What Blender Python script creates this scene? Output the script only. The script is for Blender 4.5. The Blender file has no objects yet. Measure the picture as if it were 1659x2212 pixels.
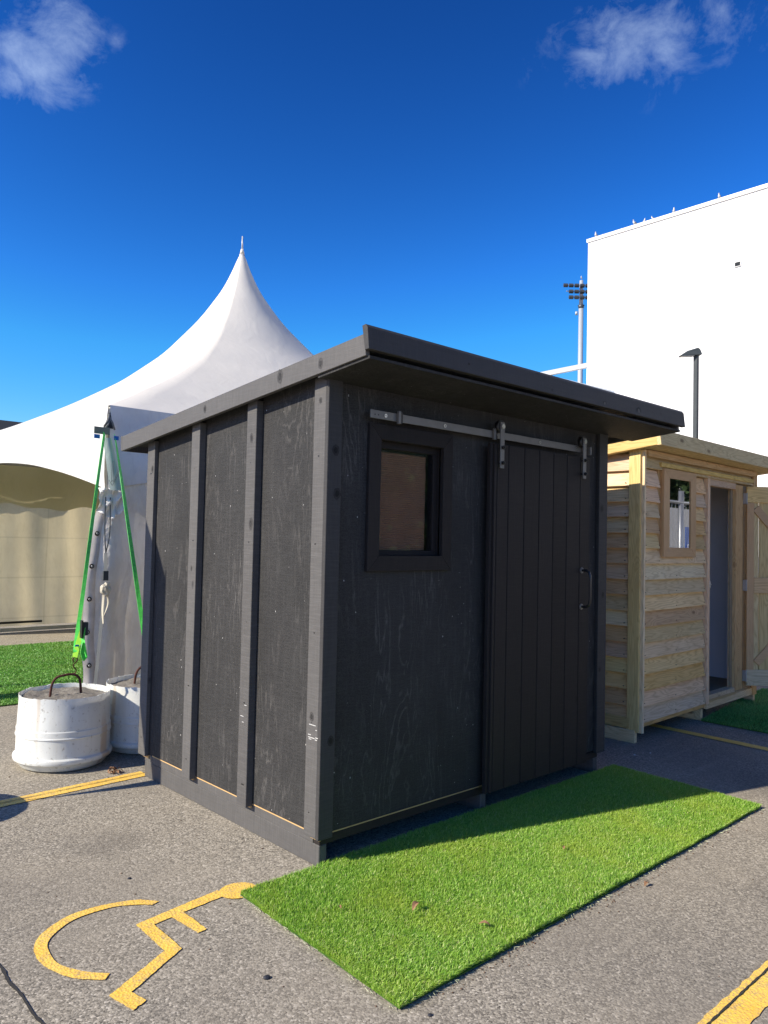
import bpy, bmesh, math, random
import numpy as np
from mathutils import Vector, Matrix, noise
random.seed(7); rng = np.random.default_rng(7)
S = bpy.context.scene; COL = S.collection
rad = math.radians

# ------------------------------------------------------------------ camera
cd = bpy.data.cameras.new('camera'); cam = bpy.data.objects.new('camera', cd); COL.objects.link(cam)
cr = Vector((0.73244554, -0.68046857, 0.02204667)); cu = Vector((-0.04127842, -0.01206216, 0.99907487)); cf = Vector((0.67957312, 0.73267798, 0.03692355))
CP = Vector((-2.293, -2.868, 1.537))
M = Matrix((cr, cu, -cf)).transposed().to_4x4(); M.translation = CP
cam.matrix_world = M
cd.sensor_fit = 'HORIZONTAL'; cd.sensor_width = 36; cd.lens = 36.1
cd.clip_start = 0.05; cd.clip_end = 3000
S.camera = cam
S.render.resolution_x = 768; S.render.resolution_y = 1024

# ------------------------------------------------------------------ light
EL = 33.5; SX, SY = .963, -.27
e = rad(EL)
trav = Vector((SX*math.cos(e), SY*math.cos(e), -math.sin(e))).normalized()
sd = bpy.data.lights.new('sun', 'SUN'); sd.energy = 3.8; sd.angle = rad(.5); sd.color = (1, .90, .75)
sun = bpy.data.objects.new('sun', sd); COL.objects.link(sun); sun.rotation_euler = trav.to_track_quat('-Z', 'Y').to_euler()
sun.location = (-10, 3, 8)
w = bpy.data.worlds.new('World'); S.world = w; w.use_nodes = True
nt = w.node_tree; nt.nodes.clear()
def N(nt, t, **k):
    n = nt.nodes.new(t)
    for a, b in k.items():
        if a.startswith('i_'):
            n.inputs[a[2:].replace('_', ' ')].default_value = b
        else: setattr(n, a, b)
    return n
def math_(nt, op, a, b=None, c=None, clamp=False):
    n = nt.nodes.new('ShaderNodeMath'); n.operation = op; n.use_clamp = clamp
    for i, v in enumerate((a, b, c)):
        if v is None: continue
        if isinstance(v, (int, float)): n.inputs[i].default_value = v
        else: nt.links.new(v, n.inputs[i])
    return n.outputs[0]
sky = N(nt, 'ShaderNodeTexSky', sky_type='NISHITA', sun_disc=False)
sky.sun_elevation = e
# sun sits at direction -trav ; Nishita rotation measured from +Y clockwise towards +X
sky.sun_rotation = math.atan2(-SX, -SY)
sky.air_density = 1.0; sky.dust_density = .15; sky.ozone_density = 3.0; sky.altitude = 300
bgn = N(nt, 'ShaderNodeBackground'); out = N(nt, 'ShaderNodeOutputWorld')
hs = N(nt, 'ShaderNodeHueSaturation'); hs.inputs['Saturation'].default_value = 1.18; hs.inputs['Hue'].default_value = .507
nt.links.new(sky.outputs[0], hs.inputs['Color'])
# deepen the blue of the clear upper sky, leave the pale horizon as it is
sepc = N(nt, 'ShaderNodeSeparateColor'); cmb = N(nt, 'ShaderNodeCombineColor'); nt.links.new(hs.outputs[0], sepc.inputs[0])
for i_, (a_, b_) in enumerate(((1.5, .98), (2.45, .68), (1.85, .86))):
    ch = sepc.outputs[i_]; q_ = math_(nt, 'MULTIPLY', math_(nt, 'MULTIPLY', ch, ch), a_*.095*1.2)
    nt.links.new(math_(nt, 'MINIMUM', q_, math_(nt, 'MULTIPLY', ch, b_)), cmb.inputs[i_])
# thin clouds high up: soft lumps of noise at fixed directions of the sky
tc = N(nt, 'ShaderNodeTexCoord'); nrm = N(nt, 'ShaderNodeVectorMath', operation='NORMALIZE'); nt.links.new(tc.outputs['Generated'], nrm.inputs[0])
mp = N(nt, 'ShaderNodeMapping'); mp.inputs['Scale'].default_value = (1, 1, 1.3); nt.links.new(nrm.outputs[0], mp.inputs[0])
nz = N(nt, 'ShaderNodeTexNoise'); nz.inputs['Scale'].default_value = 17; nz.inputs['Detail'].default_value = 9; nz.inputs['Roughness'].default_value = .66; nz.inputs['Distortion'].default_value = .35
nt.links.new(mp.outputs[0], nz.inputs['Vector'])
CLPX = [((95, 150), 62, 1.0), ((135, 75), 62, .85), ((30, 110), 75, .6), ((20, 165), 50, .75), ((250, 90), 22, .35), ((165, 175), 40, .5),
        ((1345, 85), 85, .78), ((1300, 120), 60, .7), ((1430, 60), 95, .6), ((1560, 25), 90, .45), ((1210, 80), 45, .3), ((1150, 150), 30, .25), ((1620, 60), 60, .3), ((1370, 20), 80, .35)]
acc = None
for (px, py), R_, a_ in CLPX:
    d = (cf + cr*(px-829.5)/1663.5 - cu*(py-1106)/1663.5).normalized()
    sb = N(nt, 'ShaderNodeVectorMath', operation='DISTANCE'); nt.links.new(nrm.outputs[0], sb.inputs[0]); sb.inputs[1].default_value = d
    r_ = R_/1663.5/1.25*1.9
    m1 = math_(nt, 'DIVIDE', sb.outputs['Value'], r_); m2 = math_(nt, 'SUBTRACT', 1.0, m1, clamp=True); m3 = math_(nt, 'MULTIPLY', m2, a_)
    acc = m3 if acc is None else math_(nt, 'MAXIMUM', acc, m3)
nn = math_(nt, 'SUBTRACT', nz.outputs['Fac'], .5); nn = math_(nt, 'MULTIPLY', nn, 1.9)
cl = math_(nt, 'ADD', acc, nn); cl = math_(nt, 'SUBTRACT', cl, .22)
gate = math_(nt, 'MULTIPLY', acc, 2.5, clamp=True)
cl = math_(nt, 'MULTIPLY', cl, 1.2, clamp=True); cl = math_(nt, 'MULTIPLY', cl, gate); cl = math_(nt, 'MULTIPLY', cl, .37)
mx = N(nt, 'ShaderNodeMix', data_type='RGBA'); nt.links.new(cl, mx.inputs['Factor']); nt.links.new(cmb.outputs[0], mx.inputs['A']); mx.inputs['B'].default_value = (3.5, 4.3, 5.4, 1)
nt.links.new(mx.outputs['Result'], bgn.inputs[0]); bgn.inputs[1].default_value = .12
nt.links.new(bgn.outputs[0], out.inputs[0])
S.view_settings.view_transform = 'Standard'; S.view_settings.look = 'None'; S.view_settings.exposure = 1.0; S.view_settings.gamma = 1
S.view_settings.use_curve_mapping = False
S.render.engine = 'CYCLES'

# ------------------------------------------------------------------ mesh helpers
ORG = Vector((0, 0, 0))
def setorg(v): 
    global ORG; ORG = Vector(v)
def tag(o, label=None, cat=None, group=None, kind=None):
    if label: o['label'] = label
    if cat: o['category'] = cat
    if group: o['group'] = group
    if kind: o['kind'] = kind
    return o
def thing(name, label, cat, loc, rz=0, group=None, local=False):
    o = bpy.data.objects.new(name, None); COL.objects.link(o); o.location = loc; o.rotation_euler = (0, 0, rz)
    o.empty_display_size = .1
    setorg((0, 0, 0) if local else loc)
    return tag(o, label, cat, group)
def link(name, me, mat, parent=None):
    if mat and not me.materials: me.materials.append(mat)
    o = bpy.data.objects.new(name, me); COL.objects.link(o)
    if parent: o.parent = parent
    return o
def pd(name, vs, fs, mat, parent=None, smooth=False):
    me = bpy.data.meshes.new(name); me.from_pydata([Vector(v)-ORG for v in vs], [], fs); me.update()
    if smooth: me.shade_smooth()
    return link(name, me, mat, parent)
def frombm(name, bm, mat, parent=None, smooth=False):
    bmesh.ops.recalc_face_normals(bm, faces=bm.faces)
    me = bpy.data.meshes.new(name)
    for v in bm.verts: v.co -= ORG
    bm.to_mesh(me); bm.free()
    if smooth: me.shade_smooth()
    return link(name, me, mat, parent)
def addbox(bm, x0, x1, y0, y1, z0, z1, bev=0, mat4=None):
    r = bmesh.ops.create_cube(bm, size=1); vs = r['verts']
    for v in vs: v.co = Vector(((x0+x1)/2+v.co.x*(x1-x0), (y0+y1)/2+v.co.y*(y1-y0), (z0+z1)/2+v.co.z*(z1-z0)))
    if bev:
        es = list({ed for v in vs for ed in v.link_edges})
        rr = bmesh.ops.bevel(bm, geom=es, offset=bev, segments=1, affect='EDGES'); vs = [v for v in bm.verts if v.is_valid and v in set(rr['verts'])] 
    if mat4 is not None:
        for v in vs: v.co = mat4 @ v.co
    return vs
def box(name, x0, x1, y0, y1, z0, z1, mat, parent=None, bev=.0018):
    bm = bmesh.new(); addbox(bm, x0, x1, y0, y1, z0, z1, bev); return frombm(name, bm, mat, parent)
def prism(name, poly, fn, d0, d1, mat, parent=None, bev=0):
    """poly: 2D points; fn(a,b,d)->xyz"""
    n = len(poly); vs = [fn(a, b, d0) for a, b in poly]+[fn(a, b, d1) for a, b in poly]
    fs = [list(range(n)), list(range(2*n-1, n-1, -1))]+[[i, i+n, (i+1) % n+n, (i+1) % n] for i in range(n)]
    bm = bmesh.new(); bv = [bm.verts.new(v) for v in vs]
    for f in fs: bm.faces.new([bv[i] for i in f])
    if bev: bmesh.ops.bevel(bm, geom=list(bm.edges), offset=bev, segments=1, affect='EDGES')
    return frombm(name, bm, mat, parent)
def addcyl(bm, p0, p1, r0, r1=None, seg=12, cap=True):
    r1 = r0 if r1 is None else r1
    p0 = Vector(p0); p1 = Vector(p1); d = (p1-p0).normalized()
    a = d.orthogonal().normalized(); b = d.cross(a)
    A = [bm.verts.new(p0+(a*math.cos(t)+b*math.sin(t))*r0) for t in [2*math.pi*i/seg for i in range(seg)]]
    B = [bm.verts.new(p1+(a*math.cos(t)+b*math.sin(t))*r1) for t in [2*math.pi*i/seg for i in range(seg)]]
    for i in range(seg): bm.faces.new([A[i], A[(i+1) % seg], B[(i+1) % seg], B[i]])
    if cap: bm.faces.new(A[::-1]); bm.faces.new(B)
def cyl(name, p0, p1, r0, r1, mat, parent=None, seg=12):
    bm = bmesh.new(); addcyl(bm, p0, p1, r0, r1, seg); o = frombm(name, bm, mat, parent)
    for p in o.data.polygons: p.use_smooth = len(p.vertices) == 4
    return o
def tube(name, pts, r, mat, parent=None, seg=8):
    bm = bmesh.new(); pts = [Vector(p) for p in pts]; rings = []
    up = None
    for i, p in enumerate(pts):
        d = (pts[min(i+1, len(pts)-1)]-pts[max(i-1, 0)]).normalized()
        if up is None: up = d.orthogonal().normalized()
        up = (up-d*up.dot(d)).normalized(); b = d.cross(up)
        rings.append([bm.verts.new(p+(up*math.cos(t)+b*math.sin(t))*r) for t in [2*math.pi*k/seg for k in range(seg)]])
    for A, B in zip(rings, rings[1:]):
        for i in range(seg): bm.faces.new([A[i], A[(i+1) % seg], B[(i+1) % seg], B[i]])
    bm.faces.new(rings[0][::-1]); bm.faces.new(rings[-1])
    return frombm(name, bm, mat, parent, True)
def grid(name, nu, nv, fn, mat, parent=None, smooth=True):
    vs = [fn(i/(nu-1), j/(nv-1)) for j in range(nv) for i in range(nu)]
    fs = [(j*nu+i, j*nu+i+1, (j+1)*nu+i+1, (j+1)*nu+i) for j in range(nv-1) for i in range(nu-1)]
    return pd(name, vs, fs, mat, parent, smooth)

# ------------------------------------------------------------------ materials
def newmat(name):
    m = bpy.data.materials.new(name); m.use_nodes = True; t = m.node_tree; b = t.nodes['Principled BSDF']; return m, t, b
def ramp(t, fac, stops, interp='LINEAR'):
    r = t.nodes.new('ShaderNodeValToRGB'); r.color_ramp.interpolation = interp
    els = r.color_ramp.elements
    while len(els) < len(stops): els.new(.5)
    for el, (p, c) in zip(els, stops): el.position = p; el.color = (*c, 1) if len(c) == 3 else c
    t.links.new(fac, r.inputs[0]); return r.outputs[0]
def g(v): return (v, v, v)
def coords(t, scale=(1, 1, 1), rnd=True):
    tc = t.nodes.new('ShaderNodeTexCoord'); v = tc.outputs['Object']
    if rnd:
        oi = t.nodes.new('ShaderNodeObjectInfo'); cm = t.nodes.new('ShaderNodeCombineXYZ')
        for i, k in enumerate((13.1, 29.7, 17.3)): t.links.new(math_(t, 'MULTIPLY', oi.outputs['Random'], k), cm.inputs[i])
        ad = t.nodes.new('ShaderNodeVectorMath'); ad.operation = 'ADD'; t.links.new(v, ad.inputs[0]); t.links.new(cm.outputs[0], ad.inputs[1]); v = ad.outputs[0]
    def sc(s):
        m = t.nodes.new('ShaderNodeVectorMath'); m.operation = 'MULTIPLY'; t.links.new(v, m.inputs[0]); m.inputs[1].default_value = s; return m.outputs[0]
    return v, sc
def noise_(t, vec, scale, detail=2, rough=.5, dist=0):
    n = t.nodes.new('ShaderNodeTexNoise'); t.links.new(vec, n.inputs['Vector'])
    n.inputs['Scale'].default_value = scale; n.inputs['Detail'].default_value = detail; n.inputs['Roughness'].default_value = rough; n.inputs['Distortion'].default_value = dist
    return n.outputs['Fac']
def voro(t, vec, scale, feature='F1', out='Distance'):
    n = t.nodes.new('ShaderNodeTexVoronoi'); n.feature = feature; t.links.new(vec, n.inputs['Vector']); n.inputs['Scale'].default_value = scale; return n.outputs[out]
def mixc(t, fac, a, b, mode='MIX'):
    m = t.nodes.new('ShaderNodeMix'); m.data_type = 'RGBA'; m.blend_type = mode
    for k, v in (('Factor', fac), ('A', a), ('B', b)):
        if isinstance(v, (int, float)): m.inputs[k].default_value = v
        elif isinstance(v, tuple): m.inputs[k].default_value = (*v, 1) if len(v) == 3 else v
        else: t.links.new(v, m.inputs[k])
    return m.outputs['Result']
def bump(t, b, h, strength=.3, dist=.01):
    n = t.nodes.new('ShaderNodeBump'); n.inputs['Strength'].default_value = strength; n.inputs['Distance'].default_value = dist
    t.links.new(h, n.inputs['Height']); t.links.new(n.outputs[0], b.inputs['Normal'])
AX = {'x': lambda a, c: (a, c, c), 'y': lambda a, c: (c, a, c), 'z': lambda a, c: (c, c, a)}
_w = {}
def wood(kind, axis):
    k = (kind, axis)
    if k in _w: return _w[k]
    m, t, b = newmat(f'{kind}_wood_{axis}'); v, sc = coords(t)
    P = dict(pale=dict(l=(.84, .595, .27), d=(.50, .295, .105), kn=(.16, .08, .035), ring=1.1, var=.42, rough=.75, spec=.25),
             red=dict(l=(.66, .42, .21), d=(.48, .28, .12), kn=(.12, .06, .03), ring=.6, var=.2, rough=.6, spec=.3),
             raw=dict(l=(.62, .42, .2), d=(.5, .31, .13), kn=(.3, .15, .06), ring=.6, var=.1, rough=.8, spec=.2),
             mid=dict(l=(.052, .051, .050), d=(.034, .0335, .033), kn=(.007, .007, .007), ring=.5, var=.2, rough=.6, spec=.2),  # same stain as the side boards, front shade put into the colour
             dark=dict(l=(.105, .102, .098), d=(.070, .068, .066), kn=(.014, .013, .013), ring=.5, var=.22, rough=.6, spec=.25),  # same stain again, lightened for the sunlit side boards
             deep=dict(l=(.027, .023, .0215), d=(.017, .0152, .015), kn=(.005, .005, .005), ring=.6, var=.3, rough=.6, spec=.16))[kind]  # darkest copy for the front, its shade put into the colour
    st = sc(AX[axis](.10, 1)); kn = sc(AX[axis](1.0, 2.1))
    n1 = noise_(t, st, 9, 3, .45, .2)
    kd = voro(t, kn, 2.6)                              # knots
    kf = math_(t, 'POWER', math_(t, 'SUBTRACT', 1.0, math_(t, 'DIVIDE', kd, .36), clamp=True), 2.0)
    ph = math_(t, 'ADD', math_(t, 'MULTIPLY', n1, 16), math_(t, 'MULTIPLY', kf, 4.0))
    pp = math_(t, 'PINGPONG', ph, .5); rg = math_(t, 'MULTIPLY', math_(t, 'POWER', math_(t, 'MULTIPLY', pp, 2.0), 2.2), P['ring'])
    fib = noise_(t, sc(AX[axis](.03, 1)), 210, 3, .6)
    c = mixc(t, math_(t, 'MULTIPLY', rg, .62), P['l'], P['d'])
    c = mixc(t, ramp(t, fib, [(.3, g(.0)), (.75, g(.42))]), c, P['d'])
    core = ramp(t, kd, [(.05, g(1)), (.12, g(0))]) if kind == 'pale' else ramp(t, kd, [(.03, g(1)), (.085, g(0))]); big = voro(t, kn, 2.6, out='Color')
    sep = t.nodes.new('ShaderNodeSeparateColor'); t.links.new(big, sep.inputs[0]); has = math_(t, 'GREATER_THAN', sep.outputs[0], .35)
    c = mixc(t, math_(t, 'MULTIPLY', math_(t, 'MULTIPLY', core, has), .85), c, P['kn'])
    # board to board variation, weather stains
    oi = t.nodes.new('ShaderNodeObjectInfo'); r = oi.outputs['Random']
    val = math_(t, 'ADD', 1-P['var']/2, math_(t, 'MULTIPLY', math_(t, 'FRACT', math_(t, 'MULTIPLY', r, 7.31)), P['var']))
    hsv = t.nodes.new('ShaderNodeHueSaturation'); t.links.new(c, hsv.inputs['Color']); t.links.new(val, hsv.inputs['Value'])
    if kind == 'pale':
        t.links.new(math_(t, 'ADD', .487, math_(t, 'MULTIPLY', math_(t, 'FRACT', math_(t, 'MULTIPLY', r, 3.77)), .035)), hsv.inputs['Hue'])
        t.links.new(math_(t, 'ADD', .7, math_(t, 'MULTIPLY', math_(t, 'FRACT', math_(t, 'MULTIPLY', r, 11.7)), .4)), hsv.inputs['Saturation'])
    c = hsv.outputs[0]
    big2 = noise_(t, sc((1, 1, 1)), 2.2, 4, .6)
    c = mixc(t, ramp(t, big2, [(.35, g(0)), (.8, g(.35))]), c, P['d'])
    if kind in ('dark', 'deep', 'mid'):
        scf = noise_(t, sc(AX[axis](9, .35)), 26, 2, .6)    # saw marks across the board
        c = mixc(t, ramp(t, scf, [(.45, g(0)), (.75, g(.4))]), c, tuple(x*1.5 for x in P['l']))
        sp = noise_(t, sc((1, 1, 1)), 330, 2, .5); c = mixc(t, ramp(t, sp, [(.74, g(0)), (.8, g(.5))]), c, (.2, .19, .18))
    t.links.new(c, b.inputs['Base Color']); b.inputs['Roughness'].default_value = P['rough']; b.inputs['Specular IOR Level'].default_value = P['spec']
    h = math_(t, 'ADD', math_(t, 'MULTIPLY', rg, .35), fib); bump(t, b, h, .35, .0025)
    _w[k] = m; return m
def ply(name, base, line, spk, lines=.55):
    m, t, b = newmat(name); v, sc = coords(t)
    st = sc((1, 1, .17)); n1 = noise_(t, st, 4.0, 5, .55, .6)
    ph = math_(t, 'MULTIPLY', n1, 15); pp = math_(t, 'PINGPONG', ph, .5)
    ln = ramp(t, pp, [(0, g(1)), (.07, g(.5)), (.17, g(0))])
    msk = noise_(t, sc((1, 1, .5)), 3.3, 3, .6); ln = math_(t, 'MULTIPLY', ln, ramp(t, msk, [(.42, g(0)), (.66, g(1))]))
    brk = noise_(t, sc((1, 1, .6)), 60, 3, .7); ln = math_(t, 'MULTIPLY', ln, ramp(t, brk, [(.33, g(.2)), (.55, g(1))]))
    sp = noise_(t, sc((1, 1, 1.5)), 150, 4, .7); br = noise_(t, sc((.18, .18, 2.2)), 70, 3, .65)
    ver = noise_(t, sc((1, 1, .05)), 45, 2, .6)
    c = mixc(t, ramp(t, sp, [(.38, g(0)), (.7, g(.8))]), base, spk)
    c = mixc(t, ramp(t, br, [(.45, g(0)), (.75, g(.45))]), c, spk)
    c = mixc(t, ramp(t, ver, [(.5, g(0)), (.75, g(.3))]), c, spk)
    c = mixc(t, math_(t, 'MULTIPLY', ln, lines), c, line)
    lo = noise_(t, sc((1, 1, 1)), 1.6, 4, .6); c = mixc(t, ramp(t, lo, [(.3, g(.35)), (.6, g(0))]), c, tuple(x*.5 for x in base))
    pt = noise_(t, sc((1, 1, .6)), 75, 1, .5); c = mixc(t, ramp(t, pt, [(.80, g(0)), (.815, g(.8))]), c, (.5, .5, .48))
    t.links.new(c, b.inputs['Base Color']); b.inputs['Roughness'].default_value = .65; b.inputs['Specular IOR Level'].default_value = .16
    bump(t, b, math_(t, 'ADD', sp, br), .35, .002); return m
def simple(name, col, rough=.5, metal=0, spec=.5, var=.12, scale=8, bumps=0, emit=None):
    m, t, b = newmat(name); v, sc = coords(t)
    n = noise_(t, v, scale, 4, .6)
    c = mixc(t, ramp(t, n, [(.3, g(0)), (.75, g(1))]), tuple(x*(1-var) for x in col), tuple(min(1, x*(1+var)) for x in col))
    t.links.new(c, b.inputs['Base Color']); b.inputs['Roughness'].default_value = rough; b.inputs['Metallic'].default_value = metal; b.inputs['Specular IOR Level'].default_value = spec
    if bumps: bump(t, b, noise_(t, v, scale*6, 4, .6), bumps, .004)
    return m
def asphalt():
    m, t, b = newmat('asphalt'); tc = t.nodes.new('ShaderNodeTexCoord'); v = tc.outputs['Object']
    n0 = t.nodes.new('ShaderNodeTexVoronoi'); t.links.new(v, n0.inputs['Vector']); n0.inputs['Scale'].default_value = 125
    n0b = t.nodes.new('ShaderNodeTexVoronoi'); t.links.new(v, n0b.inputs['Vector']); n0b.inputs['Scale'].default_value = 330
    s = t.nodes.new('ShaderNodeSeparateColor'); t.links.new(n0.outputs['Color'], s.inputs[0])
    s2 = t.nodes.new('ShaderNodeSeparateColor'); t.links.new(n0b.outputs['Color'], s2.inputs[0])
    c = ramp(t, s.outputs[0], [(0, (.05, .046, .04)), (.3, (.20, .182, .15)), (.6, (.33, .298, .24)), (.88, (.48, .435, .35)), (1, (.72, .66, .55))])
    c2 = ramp(t, s2.outputs[1], [(0, (.085, .079, .066)), (.5, (.315, .285, .228)), (1, (.54, .49, .39))])
    c = mixc(t, .38, c, c2)
    fine = noise_(t, v, 420, 2, .6); c = mixc(t, ramp(t, fine, [(.3, g(.45)), (.55, g(0))]), c, (.06, .056, .05))
    lo = noise_(t, v, 1.1, 5, .6); c = mixc(t, ramp(t, lo, [(.38, g(0)), (.7, g(.45))]), c, (.36, .315, .24))
    lo2 = noise_(t, v, .45, 4, .6, .4); c = mixc(t, ramp(t, lo2, [(.46, g(0)), (.7, g(.45))]), c, (.15, .138, .122))
    # faint tyre tracks / drag marks
    st = t.nodes.new('ShaderNodeMapping'); st.inputs['Scale'].default_value = (.35, 5, 1); st.inputs['Rotation'].default_value = (0, 0, .35); t.links.new(v, st.inputs[0])
    sm = noise_(t, st.outputs[0], 2.2, 5, .65); c = mixc(t, ramp(t, sm, [(.56, g(0)), (.76, g(.35))]), c, (.42, .38, .30))
    for px__, py__, rr__ in ((-.6, .9, .25), (1.4, -1.6, .22), (3.0, -.9, .35), (-1.2, 1.2, .2)):   # old oil and damp stains
        ds = t.nodes.new('ShaderNodeVectorMath'); ds.operation = 'DISTANCE'; t.links.new(v, ds.inputs[0]); ds.inputs[1].default_value = (px__, py__, 0)
        dd = math_(t, 'ADD', ds.outputs['Value'], math_(t, 'MULTIPLY', math_(t, 'SUBTRACT', noise_(t, v, 5, 4, .6), .5), .5))
        c = mixc(t, ramp(t, math_(t, 'DIVIDE', dd, rr__), [(.2, g(.32)), (1, g(0))]), c, (.10, .09, .08))
    t.links.new(c, b.inputs['Base Color']); b.inputs['Roughness'].default_value = .95; b.inputs['Specular IOR Level'].default_value = .1
    h = math_(t, 'ADD', math_(t, 'MULTIPLY', n0.outputs['Distance'], -1.0), math_(t, 'MULTIPLY', fine, .5)); bump(t, b, h, .4, .003)
    return m
def paint_yellow():
    m, t, b = newmat('yellow_paint'); v, sc = coords(t, rnd=False)
    lo = noise_(t, v, 6, 4, .6); c = ramp(t, lo, [(.3, (.90, .53, .06)), (.7, (.93, .63, .11))])
    pit = voro(t, v, 95); ws = noise_(t, v, 14, 5, .7)
    wear = math_(t, 'MULTIPLY', ramp(t, ws, [(.42, g(.3)), (.66, g(1))]), ramp(t, noise_(t, v, 130, 3, .7), [(.44, g(0)), (.58, g(1))]))
    c = mixc(t, math_(t, 'MULTIPLY', wear, .8), c, (.32, .26, .18))
    pc = ramp(t, noise_(t, v, 210, 2, .6), [(.64, g(0)), (.70, g(.8))]); c = mixc(t, pc, c, (.2, .165, .12))
    t.links.new(c, b.inputs['Base Color']); b.inputs['Roughness'].default_value = .6
    bump(t, b, pit, .5, .004); return m
def canvas(name, col, dirt, trans=.25, amount=.35, bscale=3., bstr=.35, seams=None):
    m, t, b = newmat(name); v, sc = coords(t, rnd=False)
    lo = noise_(t, v, 1.7, 5, .62); fine = noise_(t, sc((1, 1, .35)), 14, 4, .7)
    c = mixc(t, ramp(t, lo, [(.4, g(0)), (.75, g(amount))]), col, dirt)
    c = mixc(t, ramp(t, fine, [(.5, g(0)), (.8, g(amount*.8))]), c, dirt)
    if seams:
        sp = t.nodes.new('ShaderNodeSeparateXYZ'); t.links.new(v, sp.inputs[0])
        for ax_, per in seams:
            f = math_(t, 'PINGPONG', math_(t, 'ADD', sp.outputs[ax_], 50.0), per/2)
            c = mixc(t, ramp(t, f, [(.004, g(.22)), (.016, g(0))]), c, tuple(x*.55 for x in dirt))
    t.links.new(c, b.inputs['Base Color']); b.inputs['Roughness'].default_value = .45; b.inputs['Specular IOR Level'].default_value = .4
    wr = noise_(t, sc((1, 1, .6)), bscale, 4, .55, .8); bump(t, b, wr, bstr, .06)
    tr = t.nodes.new('ShaderNodeBsdfTranslucent'); t.links.new(c, tr.inputs[0]); ms = t.nodes.new('ShaderNodeMixShader'); ms.inputs[0].default_value = trans
    o = t.nodes['Material Output']; t.links.new(b.outputs[0], ms.inputs[1]); t.links.new(tr.outputs[0], ms.inputs[2]); t.links.new(ms.outputs[0], o.inputs[0])
    return m
def glassmat(name, tint, refl=1.0):
    m, t, b = newmat(name); t.nodes.remove(b); o = t.nodes['Material Output']
    tr = t.nodes.new('ShaderNodeBsdfTransparent'); tr.inputs[0].default_value = (*tint, 1); gl = t.nodes.new('ShaderNodeBsdfGlossy'); gl.inputs['Roughness'].default_value = .015
    fr = t.nodes.new('ShaderNodeFresnel'); fr.inputs[0].default_value = 1.5; f = math_(t, 'MULTIPLY', fr.outputs[0], refl, clamp=True)
    ms = t.nodes.new('ShaderNodeMixShader'); t.links.new(f, ms.inputs[0]); t.links.new(tr.outputs[0], ms.inputs[1]); t.links.new(gl.outputs[0], ms.inputs[2]); t.links.new(ms.outputs[0], o.inputs[0]); return m
def grassmat(name, c0, c1, c2, tip=(.3, .36, .1)):
    m, t, b = newmat(name); v, sc = coords(t, rnd=False)
    at = t.nodes.new('ShaderNodeAttribute'); at.attribute_name = 'shade'
    c = ramp(t, at.outputs['Fac'], [(0, c0), (.5, c1), (.88, c2), (1, tip)])
    lo = noise_(t, v, 2.3, 4, .6); c = mixc(t, ramp(t, lo, [(.45, g(0)), (.72, g(.5))]), c, (c1[0]*1.5, c1[1]*1.0, c1[2]*1.1))
    t.links.new(c, b.inputs['Base Color']); b.inputs['Roughness'].default_value = .42; b.inputs['Specular IOR Level'].default_value = .45
    tr = t.nodes.new('ShaderNodeBsdfTranslucent'); t.links.new(c, tr.inputs[0]); ms = t.nodes.new('ShaderNodeMixShader'); ms.inputs[0].default_value = .4
    o = t.nodes['Material Output']; t.links.new(b.outputs[0], ms.inputs[1]); t.links.new(tr.outputs[0], ms.inputs[2]); t.links.new(ms.outputs[0], o.inputs[0]); return m

M_ASPH = asphalt(); M_YEL = paint_yellow()
M_PLYL = ply('stained_ply', (.024, .024, .0238), (.16, .152, .142), (.066, .0655, .064), .5)
M_PLYF = M_PLYL
M_METAL = simple('black_steel', (.20, .19, .175), .42, .35, .5, .1, 20)
M_BOLT = simple('zinc_bolt', (.55, .54, .5), .3, .9, .5)
M_BLACK = simple('black_plastic', (.012, .012, .013), .35)
M_ZINC = simple('galvanised_steel', (.42, .44, .46), .4, .7)
M_BUILD = simple('white_wall_paint', (.8, .81, .8), .7, 0, .3, .02, .3)
M_COPE = simple('coping_metal', (.55, .56, .56), .5, .3)
M_GREYPOLE = simple('grey_pole_paint', (.055, .065, .07), .6, 0, .2)
M_POLE2 = simple('pale_pole_paint', (.42, .46, .5), .5, .3)
M_FLOOD = simple('floodlight_casing', (.09, .1, .11), .4, .5)
M_LENS = simple('lamp_lens', (.5, .5, .46), .25)
M_TENT = canvas('white_pvc', (.80, .765, .68), (.66, .63, .56), .12, .2, 4.0, .11)
M_VAL = canvas('white_pvc_valance', (.72, .71, .68), (.44, .43, .42), .06, .5, 3, .5)
M_CURT = canvas('dirty_pvc_curtain', (.78, .745, .68), (.47, .42, .36), .12, .7, 4, .6)
M_BACK = canvas('beige_pvc_curtain', (.70, .61, .39), (.50, .42, .25), .55, .5, 2.2, .5, seams=[(0, .95), (2, .62)])
M_FLAP = canvas('grey_green_pvc', (.40, .47, .44), (.25, .29, .28), .05, .3, 4, .2)
M_PRINT = simple('dark_print', (.12, .14, .15), .6)
M_BLUE = simple('blue_tape', (.0, .12, .42), .4)
M_STRAP = simple('green_webbing', (.13, .80, .12), .5, 0, .4, .2, 40)
M_STRAPY = simple('lime_webbing', (.36, .72, .05), .5, 0, .4, .15, 40)
M_GSTRAP = simple('grey_webbing', (.14, .15, .15), .7)
M_ROPE = simple('cream_webbing', (.5, .46, .36), .7)
M_RUST = simple('rusty_steel', (.09, .035, .025), .8, .2, .3, .4, 60, .4)
M_LINING = simple('grey_lining_paper', (.78, .79, .84), .6, 0, .3, .05, 3)
M_GULLW = simple('white_feathers', (.75, .75, .73), .8)
M_GULLG = simple('grey_feathers', (.3, .31, .33), .8)
M_BEAK = simple('orange_beak', (.5, .15, .03), .5)
M_LEAF = simple('dry_leaf', (.27, .15, .08), .7, 0, .3, .4, 60)
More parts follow.
